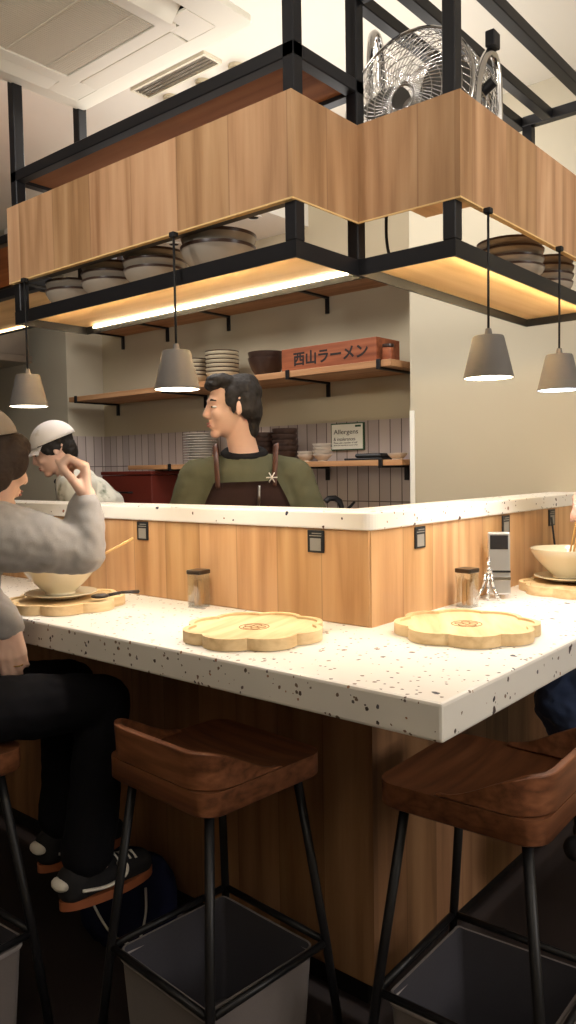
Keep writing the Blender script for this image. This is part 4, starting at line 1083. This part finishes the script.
# ---- cook in cap, bending forward, profile to the picture's left
KS = V((.070, .180, 0))
hp_ = V((.285, 1.655, 1.452)) + KS; kf = (-RGT * .93 - FWD * .30).normalized(); kl = V((0, 0, 1)).cross(kf)      # kl towards the camera
pl_ = V((.47, 1.475, .93)) + KS; ch_ = V((.395, 1.552, 1.19)) + KS; nk_ = V((.340, 1.605, 1.345)) + KS
Jk = dict(hs=.90, fwd=kf, pelvis=pl_, chest=ch_, neck=nk_, head=hp_, hrot=basis((kf + V((0, 0, -.42))).normalized(), V((0, 0, 1))))
for q, s in (('L', 1), ('R', -1)):
    Jk['sh' + q] = lerp(ch_, nk_, .62) + kl * s * .17 + kf * .02; Jk['el' + q] = Jk['sh' + q] + V((0, 0, -.27)) - kf * .04 + kl * s * .02; Jk['wr' + q] = Jk['el' + q] + kf * .13 + V((0, 0, -.10)) - kl * s * .12
    Jk['hand' + q] = (kf * .25 - kl * s * .8 + V((0, 0, -.3)), V((0, 0, 1)), dict(side=1 if q == 'R' else -1, curls=(.5, .55, .6, .65), s=.9))
    Jk['hip' + q] = pl_ + kl * s * .09 + V((0, 0, -.05)); Jk['knee' + q] = V((pl_.x, pl_.y, .48)) + kl * s * .10 + kf * .03; Jk['ank' + q] = V((pl_.x, pl_.y, .08)) + kl * s * .11; Jk['toe' + q] = V((pl_.x, pl_.y, .03)) + kl * s * .12 + kf * .17
kid = person('person', 'cook in white cap bending down over the work, beside the seated woman\'s hand', Jk, 'skin_b')
face_bits(kid, hp_, Jk['hrot'], .90, 'lip_a', 'hair_black')
garment('hair', kid, chair_hair(hp_, Jk['hrot'], [((-.028, 0, .040), (.088, .080, .072)), ((-.068, 0, -.015), (.040, .070, .066)), ((.006, .064, .020), (.048, .016, .046)), ((.006, -.064, .020), (.048, .016, .046)), ((.040, 0, .050), (.030, .060, .024)), ((.036, .056, .036), (.026, .014, .026)), ((.036, -.056, .036), (.026, .014, .026))], .90), 'hair_black', .005, 3, (.005, 30))
def cap_dome(c, R, s, cuts, brim=True):
    """hollow dome over the crown with a brim"""
    b = BM(); rows = []; nu, nv = 32, 10
    for i in range(nv + 1):
        t = (PI * .49) * i / nv; row = []
        for k in range(nu):
            a = 2 * PI * k / nu
            row.append(b.verts.new(V(c) + R @ (V((cuts[0] + cuts[1] * math.sin(t) * math.cos(a), cuts[2] * math.sin(t) * math.sin(a), cuts[3] + cuts[4] * math.cos(t))) * s)))
        rows.append(row)
    for A_, B_ in zip(rows, rows[1:]):
        for k in range(nu):
            try: b.faces.new((A_[k], B_[k], B_[(k + 1) % nu], A_[(k + 1) % nu]))
            except ValueError: pass
    bmesh.ops.remove_doubles(b, verts=b.verts[:], dist=.0004)
    bmesh.ops.solidify(b, geom=b.faces[:], thickness=.004)
    return b
co_ = obj('cap', cap_dome(hp_, Jk['hrot'], .90, (-.020, .108, .092, .034, .098)), 'cap_white', kid, 0)
b = BM(); rows = []
for i in range(6):
    row = []
    for k in range(13):
        a = (k / 12 - .5) * 2.0; rr2 = .080 + .070 * i / 5 * math.cos(a * .75)
        row.append(b.verts.new(hp_ + Jk['hrot'] @ V((-.018 + rr2 * math.cos(a) * 1.10, rr2 * math.sin(a) * .92, .034 - .016 * i / 5 - .03 * abs(a) ** 2 * i / 5 * .5))))
    rows.append(row)
for A_, B_ in zip(rows, rows[1:]):
    for k in range(12): b.faces.new((A_[k], A_[k + 1], B_[k + 1], B_[k]))
bmesh.ops.solidify(b, geom=b.faces[:], thickness=.004)
obj('cap_brim', b, 'cap_white', co_, 0)
def tee(b):
    loft(b, torso_rings(pl_, ch_, nk_ - V((0, 0, .01)), kf, hw=(.178, .172, .20, .18), dp=(.13, .125, .14, .11)), 24)
    for q in 'LR':
        sh, el = Jk['sh' + q], Jk['el' + q]; caps(b, [lerp(ch_, nk_, .7), sh, lerp(sh, el, .45), lerp(sh, el, .85)], [.09, .076, .074, .080], 16)
garment('shirt', kid, tee, 'tiedye', .008, 5, (.006, 11))
b = BM(); pts = []
ax = (hp_ - nk_).normalized()
for k in range(24):
    a = 2 * PI * k / 24; pts.append(nk_ + kf * (.062 * math.cos(a)) + kl * (.066 * math.sin(a)) + V((0, 0, -.005 - .02 * math.cos(a))))
tube(b, pts, .011, 8, closed=True); obj('collar', b, 'navy', kid, 0)
rg2 = torso_rings(pl_, ch_, nk_, kf, hw=(.178, .172, .20, .18), dp=(.13, .125, .14, .11))
ap2, top2 = bib(kid, rg2, .95, .0, 3.2, 'olive', .04)
b = BM(); tube(b, arcpts([top2[1], nk_ + kl * .09 - kf * .01 + V((0, 0, .012)), nk_ - kf * .075 + V((0, 0, .02)), nk_ - kl * .09 - kf * .01 + V((0, 0, .012)), top2[-2]], 7), .009, 8, flat=.4); obj('apron_strap', b, 'black_cloth', kid, 0)
garment('trousers', kid, lambda b: [caps(b, [pl_, Jk['hip' + q], Jk['knee' + q], Jk['ank' + q] + V((0, 0, .02))], [.13, .10, .075, .062]) for q in 'LR'], 'black_cloth', .012, 4)
for q in 'LR': shoe(kid, Jk['ank' + q], Jk['toe' + q])

# ---- seated woman in grey, leaning to the counter, right arm raised to her mouth
wf = V((1, -.02, 0)).normalized()
Jw = dict(fwd=wf, pelvis=V((-.740, .775, .860)), chest=V((-.665, .770, 1.09)), neck=V((-.590, .755, 1.245)), head=V((-.530, .750, 1.383)), hs=.97,
          hrot=rot_basis(-.04, .20),
          shR=V((-.600, .590, 1.220)), elR=V((-.430, .522, 1.172)), wrR=V((-.418, .522, 1.292)),
          shL=V((-.610, .925, 1.205)), elL=V((-.585, .835, 1.10)), wrL=V((-.515, .715, .985)),
          hipR=V((-.715, .690, .822)), kneeR=V((-.325, .605, .775)), ankR=V((-.395, .590, .375)), toeR=V((-.275, .580, .327)),
          hipL=V((-.715, .860, .822)), kneeL=V((-.290, .805, .775)), ankL=V((-.345, .765, .395)), toeL=V((-.225, .755, .345)))
Jw['handR'] = (V((.0, -.0, 1)), V((.80, -.62, .0)), dict(side=1, curls=(1.12, 1.2, 1.27, 1.34), thumb=1.0, s=.94, spread=.01))
Jw['handL'] = (V((.05, -.10, -1)), V((-.55, -.80, .05)), dict(side=-1, curls=(.32, .38, .46, .55), thumb=.5, s=.90))
wom = person('person', 'woman in grey sweater and beige cap seated eating at the left edge', Jw, 'skin_w', .005)
face_bits(wom, Jw['head'], Jw['hrot'], .97, 'lip_a', 'hair_brown')
def sweater(b):
    loft(b, torso_rings(Jw['pelvis'], Jw['chest'], Jw['neck'] - V((0, 0, .015)), wf, hw=(.180, .17, .185, .155), dp=(.13, .125, .13, .095)), 24)
    caps(b, [lerp(Jw['chest'], Jw['neck'], .65), Jw['shR'], lerp(Jw['shR'], Jw['elR'], .5), Jw['elR'] , lerp(Jw['elR'], Jw['wrR'], .45), lerp(Jw['elR'], Jw['wrR'], .86)], [.090, .078, .066, .054, .049, .040], 18)
    caps(b, [lerp(Jw['chest'], Jw['neck'], .65), Jw['shL'], lerp(Jw['shL'], Jw['elL'], .5), Jw['elL'], lerp(Jw['elL'], Jw['wrL'], .55), lerp(Jw['elL'], Jw['wrL'], .95)], [.095, .080, .072, .060, .050, .042], 18)
garment('sweater', wom, sweater, 'knit', .006, 5, (.0065, 13))
garment('hair', wom, chair_hair(Jw['head'], Jw['hrot'], [((-.028, 0, .036), (.092, .083, .072)), ((.034, -.030, .052), (.050, .046, .036)), ((.034, .030, .052), (.050, .046, .036)), ((.020, -.066, .012), (.050, .020, .052)), ((.020, .066, .012), (.050, .020, .052)), ((-.070, 0, -.03), (.044, .074, .085)), ((-.02, -.070, -.02), (.05, .022, .062)), ((-.02, .070, -.02), (.05, .022, .062))], .97), 'hair_brown', .004, 6, (.002, 26))
obj('cap', cap_dome(Jw['head'], Jw['hrot'] @ Matrix.Rotation(-.35, 3, 'Y'), .97, (-.036, .112, .097, .066, .088)), 'cap_beige', wom, 0)
garment('trousers', wom, lambda b: [caps(b, [Jw['pelvis'], Jw['hip' + q], lerp(Jw['hip' + q], Jw['knee' + q], .5), Jw['knee' + q], lerp(Jw['knee' + q], Jw['ank' + q], .5), Jw['ank' + q] + V((0, 0, .045))], [.125, .086, .079, .069, .066, .068]) for q in 'LR'], 'trouser', .008, 5, (.006, 10))
for q in 'LR':
    so, heel, tip, d = shoe(wom, Jw['ank' + q], Jw['toe' + q])
    sl = d.cross(V((0, 0, 1)))
    b = BM(); n_ = 10; ol = []
    for k in range(28):
        a = 2 * PI * k / 28; m_ = lerp(heel, tip, .5); L_ = (tip - heel).length / 2 + .036
        ol.append(m_ + d * L_ * math.cos(a) + sl * .045 * math.sin(a) * (1 + .06 * math.cos(a)))
    zz = heel.z - .036
    lo_ = [b.verts.new((p.x, p.y, zz)) for p in ol]; hi_ = [b.verts.new((p.x, p.y, zz + .022)) for p in ol]
    b.faces.new(lo_[::-1]); b.faces.new(hi_)
    for k in range(28): b.faces.new((lo_[k], lo_[(k + 1) % 28], hi_[(k + 1) % 28], hi_[k]))
    obj('sole', b, 'gum', so, 40)
    for sd in (1, -1):                       # curved white side stripe and heel tab
        b = BM(); tube(b, arcpts([lerp(heel, tip, .02) + sl * sd * .041 + V((0, 0, .014)), lerp(heel, tip, .35) + sl * sd * .0455 + V((0, 0, .002)), lerp(heel, tip, .62) + sl * sd * .045 + V((0, 0, .010)), lerp(heel, tip, .66) + sl * sd * .040 + V((0, 0, .034)), lerp(heel, tip, .54) + sl * sd * .036 + V((0, 0, .044))], 5), .007, 8, flat=.5); obj('side_stripe', b, 'shoe_white', so, 0)
    b = BM(); ell(b, heel - d * .032 + V((0, 0, .030)), (.020, .030, .016), basis(d)); obj('heel_tab', b, 'shoe_white', so, 0)
    b = BM()
    for k in range(4):
        p = lerp(heel, tip, .60 + .09 * k) + V((0, 0, .046 - .004 * k)); tube(b, [p - sl * .024 + V((0, 0, -.004)), p + V((0, 0, .007)), p + sl * .024 + V((0, 0, -.004))], .004, 6)
    obj('laces', b, 'shoe_white', so, 0)
xw = V(Jw['handL'][0]).normalized(); zw = V(Jw['handL'][1]); zw = (zw - xw * zw.dot(xw)).normalized(); yw = zw.cross(xw) * -1
rc_ = Jw['wrL'] + (xw * .105 + yw * -.0095 + zw * -.003) * .95
b = BM(); tube(b, [rc_ + (yw * math.cos(2 * PI * k / 20) + zw * math.sin(2 * PI * k / 20)) * .0102 for k in range(20)], .0018, 6, closed=True); obj('finger_ring', b, 'gold', wom, 0)

# ---- guest at the right edge: hand with chopsticks, denim legs
gf = V((-.45, .89, 0)).normalized(); gl2 = V((0, 0, 1)).cross(gf)
gp = V((.699, -.634, .868))
Jg = dict(fwd=gf, pelvis=gp, chest=gp + V((0, 0, .30)) + gf * .05, neck=gp + V((0, 0, .48)) + gf * .08, head=gp + V((0, 0, .635)) + gf * .13, hrot=basis((gf + V((.3, .2, -.35))).normalized()))
for q, s in (('L', 1), ('R', -1)):
    Jg['sh' + q] = gp + V((0, 0, .43)) + gf * .07 + gl2 * s * .18
Jg['elR'] = V((.98, -.42, 1.15)); Jg['wrR'] = V((.880, -.262, 1.285))
Jg['elL'] = Jg['shL'] + V((.10, .02, -.26)); Jg['wrL'] = Jg['elL'] + gf * .08 + V((.16, .02, .06))
Jg['handR'] = (V((-.82, .50, -.20)), V((-.30, -.35, .88)), dict(side=1, curls=(.55, .62, .85, .95), thumb=.75))
Jg['handL'] = (gf + V((.5, 0, 0)), V((0, 0, 1)), dict(side=-1, curls=(.3, .3, .35, .4)))
Jg['hipL'] = gp + gl2 * .09 + V((0, 0, .0)); Jg['kneeL'] = V((.425, -.300, .760)); Jg['ankL'] = V((.57, -.43, .385)); Jg['toeL'] = V((.515, -.33, .345))
Jg['hipR'] = gp - gl2 * .09 + V((0, 0, .0)); Jg['kneeR'] = V((.66, -.25, .765)); Jg['ankR'] = V((.675, -.415, .385)); Jg['toeR'] = V((.625, -.315, .345))
gu = person('person', 'guest at the right edge, hand holding chopsticks over a bowl, denim legs', Jg, 'skin_r', .0055)
face_bits(gu, Jg['head'], Jg['hrot'], 1, 'lip_a', 'hair_black')
garment('hair', gu, chair_hair(Jg['head'], Jg['hrot'], [((-.030, 0, .05), (.092, .082, .066)), ((-.07, 0, -.01), (.044, .072, .075)), ((.04, 0, .082), (.05, .062, .03))]), 'hair_black', .007, 3, (.005, 30))
def jumper(b):
    loft(b, torso_rings(Jg['pelvis'], Jg['chest'], Jg['neck'] - V((0, 0, .015)), gf, hw=(.185, .175, .205, .18), dp=(.14, .135, .145, .105)), 22)
    for q in 'LR': caps(b, [lerp(Jg['chest'], Jg['neck'], .65), Jg['sh' + q], Jg['el' + q], lerp(Jg['el' + q], Jg['wr' + q], .82)], [.095, .08, .058, .044], 16)
garment('jumper', gu, jumper, 'black_cloth', .009, 5, (.006, 11))
garment('jeans', gu, lambda b: [caps(b, [Jg['pelvis'], Jg['hip' + q], lerp(Jg['hip' + q], Jg['knee' + q], .5), Jg['knee' + q], Jg['ank' + q] + V((0, 0, .04))], [.135, .100, .092, .078, .062]) for q in 'LR'], 'denim', .008, 5, (.009, 14))
for q in 'LR': shoe(gu, Jg['ank' + q], Jg['toe' + q])
hx_ = Jg['wrR'] + V(Jg['handR'][0]).normalized() * .115 + V((0, 0, -.045))
chop(V((.835, -.150, tz + .035)), hx_ + (hx_ - V((.835, -.150, tz + .035))).normalized() * .09, 'pale chopstick gripped by the right guest, the upper one of two', 'chopsticks')
chop(V((.815, -.168, tz + .035)), hx_ + V((.0, -.014, -.006)) + (hx_ - V((.815, -.168, tz + .035))).normalized() * .09, 'pale chopstick gripped by the right guest, the lower one of two', 'chopsticks')

# ------------------------------------------------------------------ lights
def light(name, typ, loc, power, col=(1, .86, .68), size=.1, aim=None, spot=None, blend=.3, sy=None):
    d = bpy.data.lights.new(name, typ); d.energy = power; d.color = col
    o = bpy.data.objects.new(name, d); C.objects.link(o); o.location = loc
    if typ == 'AREA':
        d.size = size
        if sy: d.shape = 'RECTANGLE'; d.size_y = sy
    else: d.shadow_soft_size = size
    if typ == 'SPOT': d.spot_size = math.radians(spot); d.spot_blend = blend
    if aim is not None: o.rotation_euler = (V(aim) - V(loc)).to_track_quat('-Z', 'Y').to_euler()
    return o
W1 = (1, .97, .93)
for (x, y, p, c) in ((-.292, .333, 7, W1), (-.292, .955, 8, W1), (.048, -.276, 4.5, W1), (.444, -.276, 14, (1, .97, .94))):
    light('pendant_light', 'SPOT', (x, y, 1.541), p, c, .03, (x, y, 0), 120, .35)
WD = (1, .96, .915)
# dining room: unseen fills added behind the viewer to brighten ceiling and oak frames
light('room_fill', 'AREA', (-2.9, -.9, 2.45), 42, WD, .6, (-2.0, -.9, 4.5), sy=3.0)
light('room_fill', 'AREA', (-.6, -2.9, 2.45), 42, WD, 3.0, (-.6, -2.2, 4.5), sy=.6)
light('fascia_fill', 'SPOT', (-2.5, .2, 2.7), 84, WD, .08, (-.28, .55, 2.15), 46, .9)  # added to brighten the left fascia
light('fascia_fill', 'SPOT', (-.2, -2.5, 2.7), 84, WD, .08, (.35, -.26, 2.15), 46, .9)  # added to brighten the right fascia
light('side_fill', 'AREA', (.1, -3.1, 1.9), 26, WD, .8, (.5, -.2, .8))  # unseen fill added to lift the right side of the counter base
# kitchen: unseen lights added to brighten its ceiling and walls
light('ceiling_fill', 'AREA', (.55, .75, 2.10), 13, WD, 1.0, (.55, .75, 4), sy=1.5)  # added behind the fascia to brighten the ceiling
light('cassette_fill', 'SPOT', (-2.4, -.1, 1.95), 62, WD, .10, (-.45, .6, 2.46), 60, .8)  # unseen spot added to brighten the cassette's underside
light('kitchen_fill', 'AREA', (.62, 1.9, 2.70), 22, WD, .5, (1.0, 1.9, 0), sy=.9)  # unseen overhead fill, added for the back wall
light('kitchen_fill', 'AREA', (.62, .55, 2.70), 12, WD, .4, (1.0, .5, 0))
wd = bpy.data.worlds.new('world'); sc.world = wd; wd.use_nodes = True
wd.node_tree.nodes['Background'].inputs[0].default_value = (1, .94, .88, 1); wd.node_tree.nodes['Background'].inputs[1].default_value = .03

sc.view_settings.view_transform = 'Standard'; sc.view_settings.look = 'None'
sc.view_settings.gamma = 1; sc.view_settings.use_curve_mapping = False
sc.view_settings.exposure = 0.0
sc.cycles.max_bounces = 8; sc.cycles.transparent_max_bounces = 12
sc.cycles.use_denoising = True
